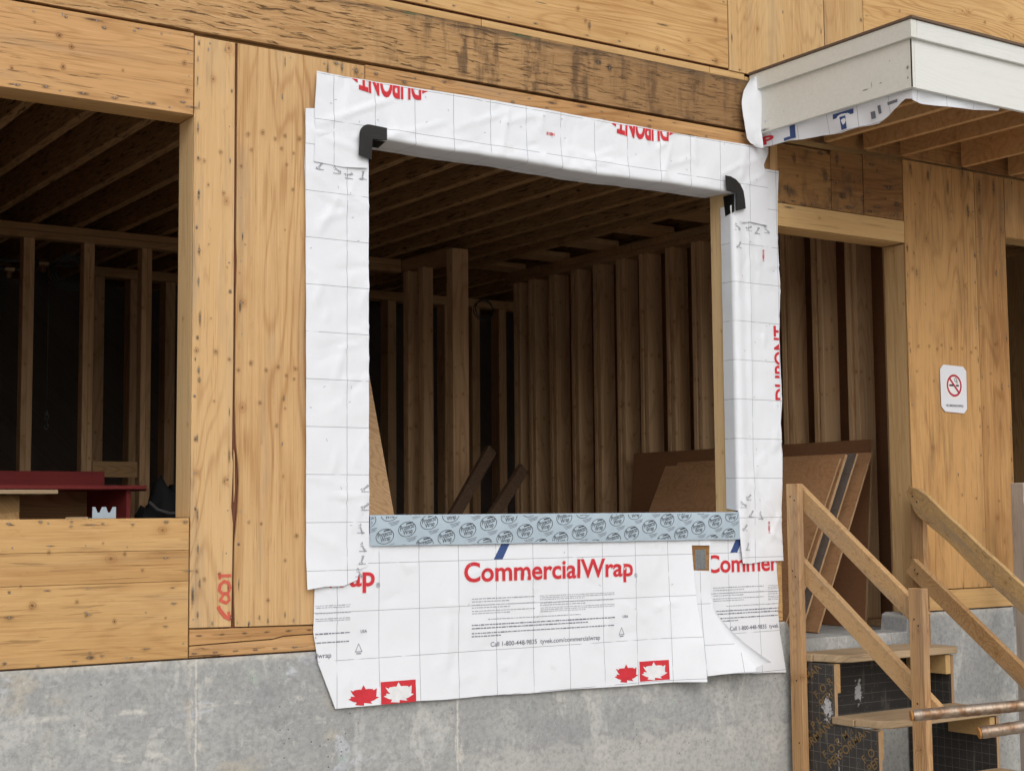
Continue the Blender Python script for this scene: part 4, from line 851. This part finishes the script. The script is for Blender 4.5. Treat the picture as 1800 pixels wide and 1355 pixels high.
# ------------------------------------------------------------------ spray mark on the column, stamp marks
def poly_stroke(bm, pts, wd):
    for (a, b) in zip(pts, pts[1:]):
        d = Vector((b[0]-a[0], 0, b[1]-a[1])).normalized(); n = Vector((-d.z, 0, d.x))*wd*random.uniform(0.42, 0.6)
        A, B = Vector((a[0], 0, a[1]))-d*wd*0.25, Vector((b[0], 0, b[1]))+d*wd*0.25
        bm.faces.new([bm.verts.new(A+n), bm.verts.new(B+n), bm.verts.new(B-n), bm.verts.new(A-n)])
bm = bmesh.new()
poly_stroke(bm, [(-0.695, 0.336), (-0.644, 0.336)], 0.014); poly_stroke(bm, [(-0.692, 0.345), (-0.692, 0.325)], 0.012)
poly_stroke(bm, [(-0.690, 0.30), (-0.672, 0.313), (-0.652, 0.305), (-0.645, 0.285), (-0.656, 0.262), (-0.680, 0.262), (-0.694, 0.278), (-0.690, 0.30)], 0.012)
poly_stroke(bm, [(-0.655, 0.262), (-0.648, 0.236), (-0.662, 0.224), (-0.690, 0.236), (-0.672, 0.262)], 0.012)
poly_stroke(bm, [(-0.697, 0.208), (-0.685, 0.188), (-0.667, 0.168), (-0.646, 0.158)], 0.015); poly_stroke(bm, [(-0.652, 0.185), (-0.646, 0.155)], 0.012)
k = 0
for v in bm.verts: k += 1; v.co.y = -0.0018-0.00001*k
link('spray_mark', bm2me(bm, 'spray'), 'orange', FW)
for (tx, x0, x1, z0, z1) in (('S4S', -1.03, -0.99, 0.495, 0.52),):
    pass

# ------------------------------------------------------------------ canopy
CN = thing('door_canopy', 'flat entrance canopy with off white fascia boards and exposed joists', 'canopy', (2.35, 0, 2.6))
box('side_fascia', 2.350, 2.372, -1.115, -0.012, 2.598, 2.836, 'canopy_y', CN); box('side_trim', 2.332, 2.372, -1.135, -0.012, 2.8365, 2.925, 'canopy_y', CN)
box('front_fascia', 2.374, 4.75, -1.115, -1.093, 2.598, 2.836, 'canopy', CN); box('front_trim', 2.374, 4.75, -1.135, -1.093, 2.8365, 2.925, 'canopy', CN)
box('corner_seal', 2.3485, 2.3535, -1.1165, -1.1115, 2.60, 2.834, 'butyl', CN, 0)
box('roof_deck', 2.326, 4.75, -1.145, -0.010, 2.926, 2.940, 'roofedge', CN)
box('deck_board', 2.376, 4.75, -1.09, -0.012, 2.872, 2.890, 'lum_y', CN)
jm2 = boxme(0.038, 1.062, 0.24, 0.002)
for jx in (2.42, 2.66, 2.89, 3.205, 3.512, 4.045, 4.48): link('canopy_joist', jm2, 'lum_y', CN, (jx, -0.556, 2.751))
box('end_fascia', 4.752, 4.774, -1.115, -0.012, 2.598, 2.925, 'canopy_y', CN)
bm = bmesh.new(); uvl = bm.loops.layers.uv.new('uv')   # pencil and glove smudges on the side fascia
for (yy, zz, a, c) in ((-0.82, 2.655, 0.03, 0.006), (-0.86, 2.67, 0.004, 0.022), (-0.92, 2.665, 0.014, 0.006), (-0.25, 2.68, 0.004, 0.006), (-0.45, 2.72, 0.004, 0.005), (-0.98, 2.76, 0.005, 0.005), (-1.09, 2.70, 0.012, 0.014), (-1.09, 2.65, 0.008, 0.01), (-0.10, 2.61, 0.05, 0.012)):
    vv_ = [bm.verts.new((2.3493, yy+p*a, zz+q*c)) for p, q in ((-1, -1), (1, -1), (1, 1), (-1, 1))]; fc = bm.faces.new(vv_)
    for lp, q in zip(fc.loops, ((-1, -1), (1, -1), (1, 1), (-1, 1))): lp[uvl].uv = q
link('smudges', bm2me(bm, 'smudges'), 'stain', CN, (0, 0, 0), 'stuff')
def fK(x, z):   # x runs along the canopy edge: 0 at the wall, 1.1 at the corner, beyond it along the front
    e = 2.598-z; w_ = 0.012*math.sin(x*17)+0.010*fbm(x, z, 6, 31)
    if x < 1.09: return Vector((2.378+0.15*e+w_*min(1, e/0.04)*0.8, -0.012-x, z))
    t = x-1.09; return Vector((2.376+t, -1.088+0.10*e+w_*min(1, e/0.04)*0.6, z))
outK = [(0.0, 2.66), (0.0, 2.535), (0.06, 2.532), (0.24, 2.525), (0.33, 2.512), (0.45, 2.507), (0.60, 2.488), (0.72, 2.492), (0.84, 2.487), (0.90, 2.503), (0.985, 2.535), (1.04, 2.560), (1.09, 2.548), (1.16, 2.542), (1.30, 2.546), (1.55, 2.566), (1.73, 2.585), (1.745, 2.60), (1.75, 2.66)]
WK = sheet('house_wrap', outK, fK, (0.1, 2.7), 0.02)
tag(WK, 'ragged printed wrap edge sticking out under the canopy fascia', 'house wrap')
b = fit(text_bm('P', 0.04), 0.03, 0.12, 2.542, 2.585, rot=0.0); 
def fK2(x, z): p = fK(x, z); return Vector((p.x-0.003, p.y, p.z))
def layk(name, b, mat):
    for v in b.verts: v.co = fK2(v.co.x, v.co.z)
    link(name, bm2me(b, name), mat, WK)
layk('red_lettering', b, 'ink_red')
b = bmesh.new(); rect(b, 0.25, 0.29, 2.53, 2.60); rect(b, 0.20, 0.25, 2.53, 2.545); layk('blue_lettering', b, 'ink_blue')
b = bmesh.new(); rect(b, 0.56, 0.70, 2.565, 2.59); rect(b, 0.61, 0.65, 2.50, 2.565); layk('blue_lettering', b, 'ink_blue')
b = bmesh.new(); rect(b, 0.80, 0.83, 2.515, 2.55); rect(b, 0.92, 0.99, 2.555, 2.57); rect(b, 0.85, 0.87, 2.53, 2.57); layk('grey_marks', b, 'ink_grey')
for o in WK.children:
    if o.name.startswith('grey_marks'): o['kind'] = 'stuff'
# flap folded back on to the wall beside the canopy
bm = bmesh.new(); rows = []
edge = [(2.905, 0.045), (2.86, 0.075), (2.80, 0.100), (2.745, 0.112), (2.69, 0.108), (2.63, 0.098), (2.58, 0.085), (2.54, 0.06), (2.515, 0.03)]
for k in range(25):
    q = k/24*(len(edge)-1); i = min(int(q), len(edge)-2); fr = q-i; z = edge[i][0]*(1-fr)+edge[i+1][0]*fr; wd = edge[i][1]*(1-fr)+edge[i+1][1]*fr
    rows.append([bm.verts.new((2.352-wd*j/8, -0.055+0.012*math.sin(j/8*3)-0.03*(1-j/8)-0.035*max(0, (z-2.80)/0.1)*(j/8)**2+0.010*fbm(j*0.02, z, 5, 41), z+0.02*j/8*math.sin(k*0.3))) for j in range(9)])
for A, B in zip(rows, rows[1:]):
    for j in range(8): bm.faces.new((A[j], A[j+1], B[j+1], B[j]))
uvl = bm.loops.layers.uv.new('uv')
for fc in bm.faces:
    for lp in fc.loops: lp[uvl].uv = (0.3, 0.3)
bmesh.ops.recalc_face_normals(bm, faces=bm.faces[:])
fl = link('house_wrap', bm2me(bm, 'flap', True), 'wrap'); tag(fl, 'white wrap flap curling out where the canopy meets the wall', 'house wrap')

# ------------------------------------------------------------------ stairs
ST = thing('wooden_stairs', 'rough site built timber steps with black panel sides and sloping handrails', 'stairs', (3.0, -0.5, -1.1))
sidep = [(-0.006, -1.098), (-0.90, -1.098), (-0.90, -0.818), (-0.605, -0.818), (-0.605, -0.508), (-0.315, -0.508), (-0.315, -0.204), (-0.006, -0.204)]
lp_ = prism('side_panel', sidep, 'YZ', 2.545, 2.563, 'formply', ST, 0.001); rp_ = prism('side_panel', sidep, 'YZ', 3.440, 3.458, 'formply', ST, 0.001)
for (ya, za) in ((-0.3175, -0.204), (-0.6075, -0.508), (-0.9025, -0.818)):
    h = 0.30 if za > -0.7 else 0.278
    for xa in (2.544, 3.439): box('panel_edge', xa, xa+0.020, ya-0.001, ya+0.002, za-h, za-0.002, 'sheet_edge', ST, 0)
box('back_panel', 2.566, 3.436, -0.03, -0.012, -0.52, -0.206, 'formply', ST, 0.001)
for (y1, z1) in ((-0.018, -0.162), (-0.300, -0.466), (-0.590, -0.776)):
    box('tread', 2.535, 3.47, y1-0.150, y1, z1-0.037, z1, 'tread', ST, 0.004)
    prism('tread', [(2.540, y1-0.154), (3.475, y1-0.154), (3.478, y1-0.318), (2.64, y1-0.327), (2.57, y1-0.275)], 'XY', z1-0.035, z1+0.003, 'tread', ST, 0.004)
    box('cleat', 2.566, 2.604, y1-0.285, y1-0.225, z1-0.19, z1-0.042, 'cleat', ST); box('cleat', 3.398, 3.438, y1-0.30, y1-0.02, z1-0.145, z1-0.042, 'cleat', ST)
box('post', 2.500, 2.540, -0.130, -0.044, -1.098, 0.727, 'stair_z', ST, 0.003); box('post', 2.500, 2.542, -0.950, -0.862, -1.098, 0.208, 'stair_z', ST, 0.003)
box('post', 3.462, 3.500, -0.135, -0.048, -1.098, 0.70, 'stair_z', ST, 0.003); box('post', 3.462, 3.500, -1.33, -1.24, -1.098, 0.02, 'stair_z', ST, 0.003)
SL = 0.762
def rail(x, ya, za, yb, w_, mat='stair_y', wavy=False):
    p0 = (x, ya, za); p1 = (x, yb, za-SL*(ya-yb))
    o = beam('handrail', p0, p1, w_, 0.038, mat, ST, bev=0.003)
    if wavy:
        bm = bmesh.new(); L = (Vector(p1)-Vector(p0)).length; n = 26; rows = []
        for k in range(n+1):
            t = k/n; yy = (t-0.5)*L; lo = -w_/2-0.012*mnoise.noise(Vector((t*6, 1, 0)))-(0.0 if t > 0.08 else -0.05*(1-t/0.08)); hi = w_/2+0.010*mnoise.noise(Vector((t*7, 5, 0)))-(0.0 if t > 0.05 else 0.03*(1-t/0.05))
            rows.append([bm.verts.new(q) for q in ((-0.019, yy, lo+0.006), (-0.019, yy, hi-0.006), (-0.012, yy, hi), (0.019, yy, hi), (0.019, yy, lo), (-0.012, yy, lo))])
        for A, B in zip(rows, rows[1:]):
            for j in range(6): bm.faces.new((A[j], A[(j+1) % 6], B[(j+1) % 6], B[j]))
        bm.faces.new(rows[0]); bm.faces.new(rows[-1][::-1]); bmesh.ops.recalc_face_normals(bm, faces=bm.faces[:]); o.data = bm2me(bm, 'rail'); o.data.materials.append(MT[mat])
    return o
rail(2.561, -0.06, 0.690, -0.905, 0.096); rail(2.561, -0.06, 0.305, -0.965, 0.096)
MT['rail_grey'] = wood('weathered_rail', 'Y', (0.50, 0.31, 0.13), (0.33, 0.19, 0.085), kp=0.3, ka=0.2, kc=0.07, grey=1.0, fig=0.4, check=0.5)
rail(3.441, -0.06, 0.690, -1.36, 0.120, 'rail_grey', True); rail(3.441, -0.06, 0.275, -1.36, 0.096)
sc_me = boxme(0.002, 0.008, 0.008, 0.0006)
for (xx_, yy_, zz_) in ((2.4995, -0.075, 0.66), (2.4995, -0.105, 0.64), (2.4995, -0.08, 0.27), (2.4995, -0.10, 0.24), (2.4995, -0.895, 0.06), (2.4995, -0.92, 0.03), (2.4995, -0.90, -0.34), (2.4995, -0.925, -0.37), (2.4995, -0.09, -0.30), (2.4995, -0.10, -0.62), (3.4215, -0.10, 0.66), (3.4215, -0.13, 0.63), (3.4215, -0.10, 0.25), (3.4215, -0.12, 0.23)):
    link('screw', sc_me, 'butyl', ST, (xx_, yy_, zz_))
# printed words on the left panel
def fY(bm, y0, z0, rot, s): 
    for v in bm.verts:
        a, c = v.co.x*s, v.co.y*s; v.co = Vector((2.5437, y0-(a*math.cos(rot)-c*math.sin(rot)), z0+a*math.sin(rot)+c*math.cos(rot)))
def inside(y, z): return z < -0.21 and y < -0.01 and z > -1.09 and y > (-0.31 if z > -0.51 else (-0.60 if z > -0.82 else -0.895))
bs = []
for i in range(-2, 5):
    for j in range(-2, 4):
        y0, z0 = -0.02-0.27*i+0.05*j, -1.0+0.01*i+0.30*j
        for body, dz, s, sp in (('FORMPLY', 0.0, 0.058, 1.75), ('PERFORMANCE', -0.056, 0.062, 1.0)):
            b = text_bm(body, 0.012, sp); fY(b, y0+dz*0.62, z0+dz*0.78, 0.66, s); b.verts.ensure_lookup_table()
            dead = [fc for fc in b.faces if not all(inside(v.co.y, v.co.z) for v in fc.verts)]
            bmesh.ops.delete(b, geom=dead, context='FACES'); bs.append(b)
b = join(bs)
link('printed_words', bm2me(b, 'words'), 'ink_ochre', lp_, kind='stuff')
def splash(name, cx, cz, sx, sz, plane, d, parent, seed):
    bm = bmesh.new(); n = 22; rnd = random.Random(seed); vs2 = []
    for k in range(n):
        a = 6.2832*k/n; rr = 1.25; p, q = cx+sx*rr*math.cos(a), cz+sz*rr*math.sin(a)
        vs2.append(bm.verts.new((d, p, q) if plane == 'YZ' else (p, d, q)))
    c = bm.verts.new((d, cx, cz) if plane == 'YZ' else (cx, d, cz))
    for k in range(n): bm.faces.new((vs2[k], vs2[(k+1) % n], c))
    bm.normal_update()
    for fc in bm.faces:
        if (fc.normal.x if plane == 'YZ' else fc.normal.y) > 0: fc.normal_flip()
    uvl = bm.loops.layers.uv.new('uv')
    for fc in bm.faces:
        for lp in fc.loops:
            p = lp.vert.co; pa = p.y if plane == 'YZ' else p.x; lp[uvl].uv = ((pa-cx)/sx, (p.z-cz)/sz)
    link(name, bm2me(bm, name), 'mortar', parent)
splash('mortar_splash', -0.265, -0.43, 0.042, 0.075, 'YZ', 2.5432, lp_, 3); splash('mortar_splash', -0.335, -0.80, 0.004, 0.25, 'YZ', 2.5432, lp_, 5)
splash('mortar_splash', 3.02, -0.40, 0.035, 0.085, 'XZ', -0.0312, ST, 9)
for k in range(9): link('screw', me_n, 'nail', lp_, (2.5435, -0.10-0.03*(k % 3), -0.24-0.035*(k//3)))

# ------------------------------------------------------------------ sign, grey post
SG = prism('no_smoking_sign', [(3.828, 1.432), (4.002, 1.428), (4.030, 1.402), (4.026, 1.178), (3.998, 1.150), (3.832, 1.156), (3.800, 1.186), (3.798, 1.404)], 'XZ', -0.0075, -0.0058, 'paper', None, 0.0003)
tag(SG, 'white no smoking paper sign with red ring on the right plywood column', 'sign')
def disc(name, cx, cz, r0, r1, y, mat, n=40):
    b = bmesh.new()
    for k in range(n):
        a0, a1 = 6.2832*k/n, 6.2832*(k+1)/n; q = lambda a, rr: (cx+rr*math.cos(a), y, cz+rr*math.sin(a))
        if r0 > 0: b.faces.new([b.verts.new(p) for p in (q(a0, r0), q(a1, r0), q(a1, r1), q(a0, r1))])
        else: b.faces.new([b.verts.new(p) for p in ((cx, y, cz), q(a0, r1), q(a1, r1))])
    b.normal_update()
    for fc in b.faces:
        if fc.normal.y > 0: fc.normal_flip()
    link(name, bm2me(b, name), mat, SG)
SX, SZ = 3.916, 1.312
disc('sticker', SX-0.003, SZ-0.006, 0, 0.078, -0.0085, 'sticker'); disc('red_ring', SX, SZ, 0.053, 0.066, -0.0095, 'sign_red')
def flatrect(name, x0, x1, z0, z1, y, mat, rot=0):
    b = bmesh.new(); cx, cz = (x0+x1)/2, (z0+z1)/2
    P = []
    for a, c in ((x0, z0), (x1, z0), (x1, z1), (x0, z1)):
        a -= cx; c -= cz; P.append(b.verts.new((cx+a*math.cos(rot)-c*math.sin(rot), y, cz+a*math.sin(rot)+c*math.cos(rot))))
    b.faces.new(P); link(name, bm2me(b, name), mat, SG)
flatrect('cigarette', SX-0.043, SX-0.006, SZ-0.005, SZ+0.006, -0.0090, 'ink_black'); flatrect('cigarette_tip', SX+0.016, SX+0.042, SZ-0.005, SZ+0.006, -0.0090, 'ink_black')
disc('smoke_curl', SX+0.014, SZ+0.034, 0.008, 0.012, -0.0092, 'ink_black', 14); disc('smoke_curl', SX+0.026, SZ+0.020, 0.006, 0.009, -0.0092, 'ink_black', 12)
flatrect('red_bar', SX-0.060, SX+0.060, SZ-0.0065, SZ+0.0065, -0.0098, 'sign_red', -0.80)
b = fit(text_bm('NO SMOKING/VAPING', 0.02), 3.842, 3.992, 1.186, 1.200)
for v in b.verts: v.co.y = -0.0082
link('sign_text', bm2me(b, 'sign_text'), 'ink_black', SG)
gp = box('timber_post', 4.078, 4.168, -0.345, -0.255, -1.098, 0.735, 'grey_wood', None, 0.004); tag(gp, 'weathered grey timber post standing at the right edge', 'post')

# ------------------------------------------------------------------ leaning sheets inside the doorway
def lean(name, label, y0, y1, xb, zb, xt, zt, th, mat, edge='sheet_edge'):
    t = thing(name, label, 'plywood sheet', (xb, (y0+y1)/2, zb), 'sheets leaning inside the doorway')
    d = Vector((xt-xb, 0, zt-zb)); n = Vector((-d.z, 0, d.x)).normalized()*th
    bm = bmesh.new(); A = [Vector((xb, y, zb)) for y in (y0, y1)]; T = [Vector((xt, y, zt)) for y in (y0, y1)]
    P = [A[0], A[1], T[1], T[0]]; Q = [p+n for p in P]; V = [bm.verts.new(p-Vector((xb, (y0+y1)/2, zb))) for p in Q]; V2 = [bm.verts.new(p-Vector((xb, (y0+y1)/2, zb))) for p in P]
    bm.faces.new(V); bm.faces.new(V2[::-1])
    for i in range(4): bm.faces.new((V[i], V2[i], V2[(i+1) % 4], V[(i+1) % 4]))
    bmesh.ops.recalc_face_normals(bm, faces=bm.faces[:]); link('face', bm2me(bm, 'face'), mat, t, (xb, (y0+y1)/2, zb))
    bm = bmesh.new(); e = Vector((0, -0.0015, 0)); vs2 = [bm.verts.new(p+e-Vector((xb, (y0+y1)/2, zb))) for p in (P[0], P[3], Q[3], Q[0])]; bm.faces.new(vs2)
    link('edge', bm2me(bm, 'edge'), edge, t, (xb, (y0+y1)/2, zb)); return t
lean('leaning_sheet', 'smooth brown sheet standing against the studs behind the others', 0.52, 2.84, 3.69, -0.118, 3.795, 1.015, 0.018, 'sheet_brn')
lean('leaning_sheet', 'orange brown leaning sheet furthest right in the stack beside the jamb', 0.40, 1.95, 3.165, -0.118, 3.650, 0.925, 0.012, 'sheet_red')
lean('leaning_sheet', 'dark grey sheet between the orange brown ones in the leaning stack', 0.43, 1.90, 3.055, -0.118, 3.560, 0.918, 0.012, 'sheet_dark')
lean('leaning_sheet', 'narrow showing orange brown sheet just left of the dark grey one', 0.42, 1.95, 2.965, -0.118, 3.460, 0.910, 0.018, 'sheet_red')
lean('leaning_sheet', 'broad orange brown sheet facing the doorway, front of the stack', 0.40, 2.0, 2.88, -0.118, 3.385, 0.888, 0.010, 'sheet_red')

# ------------------------------------------------------------------ things in the room
pk = beam('plank', (0.98, 1.5, -0.118), (0.70, 1.75, 1.95), 0.038, 0.28, 'stud', None, up=Vector((0, -1, 0.1))); tag(pk, 'wide plank leaning just inside the left window jamb', 'plank')
pk = beam('plank', (2.05, 3.2, 0.0), (2.82, 3.3, 1.05), 0.09, 0.04, 'old_board', None); tag(pk, 'dark diagonal brace board left of the crossing pair behind the window', 'brace')
pk = beam('plank', (2.15, 3.0, -0.05), (3.0, 3.15, 0.91), 0.09, 0.04, 'old_board', None); tag(pk, 'dark diagonal brace board right of the crossing pair behind the window', 'brace')
WBk = thing('workbench', 'red painted plywood workbench behind the left opening', 'workbench', (-0.8, 2.2, -0.12))
prism('top', [(-1.75, 1.85), (-0.32, 1.85), (-0.10, 2.45), (-0.20, 2.60), (-1.75, 2.60)], 'XY', 0.728, 0.748, 'redpaint', WBk)
box('backboard', -1.75, -0.29, 2.605, 2.62, 0.70, 0.842, 'redpaint', WBk)
box('back_panel', -1.72, -0.34, 2.55, 2.565, -0.10, 0.727, 'plate_x', WBk)
for lx in (-1.70, -1.02, -0.40): box('upright', lx-0.012, lx+0.012, 1.90, 2.54, -0.118, 0.727, 'redpaint', WBk)
SH = thing('sawhorse', 'wooden sawhorse standing at the left edge behind the opening', 'sawhorse', (-1.5, 1.0, -0.12))
box('top_beam', -1.95, -1.245, 0.95, 1.04, 0.60, 0.685, 'cleat', SH)
for lx in (-1.85, -1.30):
    for s in (-1, 1): beam('leg', (lx+0.06*(1 if lx > -1.6 else -1), 0.995+s*0.28, -0.115), (lx, 0.995+s*0.05, 0.60), 0.04, 0.09, 'cleat', SH, up=Vector((0, 1, 0)))
ob = prism('plywood_offcut', [(-1.95, 0.78), (-1.12, 0.80), (-1.10, 1.16), (-1.95, 1.20)], 'XY', 0.687, 0.705, 'tread', None); tag(ob, 'thin plywood offcut lying on the sawhorse', 'offcut')
bm = bmesh.new(); bmesh.ops.create_icosphere(bm, subdivisions=4, radius=1)
for v in bm.verts:
    p = v.co.copy(); d = 1+0.28*mnoise.fractal(p*1.8, 0.8, 2, 4)+0.10*mnoise.noise(p*6); v.co = Vector((p.x*0.17*d, p.y*0.17*d, max(-0.42, p.z*0.44*d)))
BG = link('tool_bag', bm2me(bm, 'bag', True), 'black', None, (-0.185, 2.0, 0.30)); tag(BG, 'lumpy black tool bag beside the left opening jamb', 'bag')
bm = bmesh.new(); tube(bm, [(-0.30, 1.86, 0.66), (-0.27, 1.82, 0.62), (-0.21, 1.80, 0.60), (-0.15, 1.80, 0.60), (-0.10, 1.82, 0.64)], 0.008, 6); link('strap', bm2me(bm, 'strap'), 'cable', BG)
st_ = box('bag_stand', -0.32, -0.05, 1.86, 2.14, -0.118, -0.10, 'plate_x', None); tag(st_, 'flat board on the floor under the tool bag', 'board')
# bracket on the sill: saw-toothed metal clip
bz = 0.577
BK = prism('metal_bracket', [(-1.213, bz), (-1.116, bz), (-1.116, bz+0.046), (-1.130, bz+0.046), (-1.140, bz+0.024), (-1.149, bz+0.024), (-1.157, bz+0.046), (-1.174, bz+0.046), (-1.183, bz+0.024), (-1.192, bz+0.024), (-1.201, bz+0.046), (-1.213, bz+0.046)], 'XZ', 0.058, 0.062, 'galv_pale', None, 0.0005)
tag(BK, 'small toothed pale zinc bracket standing on the left sill', 'bracket')
box('base_flange', -1.213, -1.116, 0.0625, 0.10, bz, bz+0.003, 'galv_pale', BK, 0.0003)
sh = prism('wood_shim', [(-1.33, 0.03), (-1.24, 0.028), (-1.232, 0.05), (-1.31, 0.062)], 'XY', 0.5772, 0.583, 'tread', None, 0.0005); tag(sh, 'thin pale wood shim lying on the left sill', 'shim')
# plumbing and cables in the dark
def pipe(label, x0, x1, y, z, fx):
    t = thing('pipe', label, 'pipe', (fx, y, z)); b_ = bmesh.new(); tube(b_, [(x0, y, z), (x1, y, z)], 0.016, 10); link('run', bm2me(b_, 'run', True), 'cable', t)
    b_ = bmesh.new(); tube(b_, [(fx-0.035, y, z), (fx+0.035, y, z)], 0.028, 8); tube(b_, [(fx, y, z+0.03), (fx, y, z-0.07)], 0.02, 8); link('fitting', bm2me(b_, 'fit'), 'brass', t)
    for hx in (x0+0.1, x1-0.1):
        b_ = bmesh.new(); tube(b_, [(hx, y, z), (hx, y, 2.6)], 0.004, 6); link('hanger', bm2me(b_, 'hang'), 'cable', t)
pipe('dark pipe with copper fitting under the joists, right of the two', -0.9, 0.45, 5.45, 2.50, 0.19); pipe('dark pipe with copper fitting under the joists, left and lower', -1.6, 0.1, 5.35, 2.42, -0.09)
def coil(label, cx, cy, cz, rr, n):
    b_ = bmesh.new()
    for k in range(n): tube(b_, [(cx+(rr+0.012*k)*math.cos(a*6.2832/20), cy+0.012*k, cz-(0.012*k)+(rr*0.95)*math.sin(a*6.2832/20)) for a in range(21)], 0.006, 5, False)
    o = link('cable_coil', bm2me(b_, 'coil', True), 'cable'); o.data.transform(Matrix.Translation((-cx, -cy, -cz))); o.location = (cx, cy, cz); tag(o, label, 'cable')
coil('hanging cable coil near the copper fittings', 0.36, 5.3, 2.44, 0.12, 4); coil('hanging cable loop seen past the dark end post', 4.0, 5.2, 2.38, 0.09, 2)
b_ = bmesh.new()
for k in range(4):
    c = Vector((0.19, 5.3, 1.36-0.034*k)); pts = [(c.x+(0.014*math.cos(a*0.6283) if k % 2 else 0), c.y+(0 if k % 2 else 0.014*math.cos(a*0.6283)), c.z+0.024*math.sin(a*0.6283)) for a in range(11)]; tube(b_, pts, 0.005, 5, False)
tube(b_, [(0.19, 5.3, 1.37), (0.19, 5.3, 2.6)], 0.003, 5)
o = link('chain', bm2me(b_, 'chain', True), 'galv'); tag(o, 'short steel chain hanging in the dark doorway at left', 'chain')

# ------------------------------------------------------------------ reinforcing bars on a trestle
def rebar(p0, d, L, rad, label):
    p0 = Vector(p0); d = Vector(d).normalized(); s = d.cross(Vector((0, 0, 1))).normalized(); v = s.cross(d)
    bm = bmesh.new(); seg = 20; rows = []; t = 0
    while t <= L:
        row = []
        for k in range(seg):
            a = 6.2832*k/seg; ph = ((t-0.55*rad*math.cos(2*a)*0.5-rad*0.5*math.sin(a))/(rad*1.9)) % 1.0
            h = rad*(0.96+0.15*math.exp(-((ph-0.5)/0.16)**2)); h = max(h, rad*(1+0.11*math.exp(-(math.cos(a)/0.22)**2)*0.6))
            if t < 0.003: h *= 0.93
            row.append(bm.verts.new(s*math.cos(a)*h+v*math.sin(a)*h+d*t))
        rows.append(row); t += 0.0022 if t < 0.42 else 0.05
    for A, B in zip(rows, rows[1:]):
        for k in range(seg): bm.faces.new((A[k], A[(k+1) % seg], B[(k+1) % seg], B[k]))
    bm.faces.new(rows[-1]); bmesh.ops.recalc_face_normals(bm, faces=bm.faces[:])
    o = link('rebar', bm2me(bm, 'rebar', True), 'rebar', None, p0); tag(o, label, 'rebar', 'steel bars at the lower right')
    bm = bmesh.new(); c = [bm.verts.new(p_*0.97 if False else s*math.cos(6.2832*k/16)*rad*0.95+v*math.sin(6.2832*k/16)*rad*0.95*(1+0.06*math.sin(k*3))-d*0.001) for k in range(16)]
    bm.faces.new(c); r4 = bmesh.ops.extrude_face_region(bm, geom=bm.faces[:])
    for q in [g_ for g_ in r4['geom'] if isinstance(g_, bmesh.types.BMVert)]: q.co -= d*0.004
    bmesh.ops.recalc_face_normals(bm, faces=bm.faces[:]); link('cut_end', bm2me(bm, 'end'), 'rust_end', o, p0)
    return o
rebar((-1.02, -3.979, 0.205), (0.829, -0.56, 0.082), 2.4, 0.0102, 'upper ribbed steel bar, longer in view, in front of the steps')
rebar((-0.935, -4.063, 0.176), (0.829, -0.56, 0.135), 2.4, 0.0108, 'lower ribbed steel bar ending nearer the right edge')
TR = thing('bar_trestle', 'timber trestle beyond the right edge carrying the steel bars', 'trestle', (0.45, -5.0, -1.1))
beam('top_beam', (0.25, -5.30, 0.28), (0.60, -4.70, 0.28), 0.09, 0.09, 'grey_wood', TR)
for a in (0.25, 0.60):
    for s in (-1, 1): beam('leg', (a+s*0.25, (-5.25 if a < 0.4 else -4.75)-s*0.1, -1.098), (a+s*0.03, -5.25 if a < 0.4 else -4.75, 0.24), 0.04, 0.09, 'grey_wood', TR, up=Vector((0, 1, 0)))
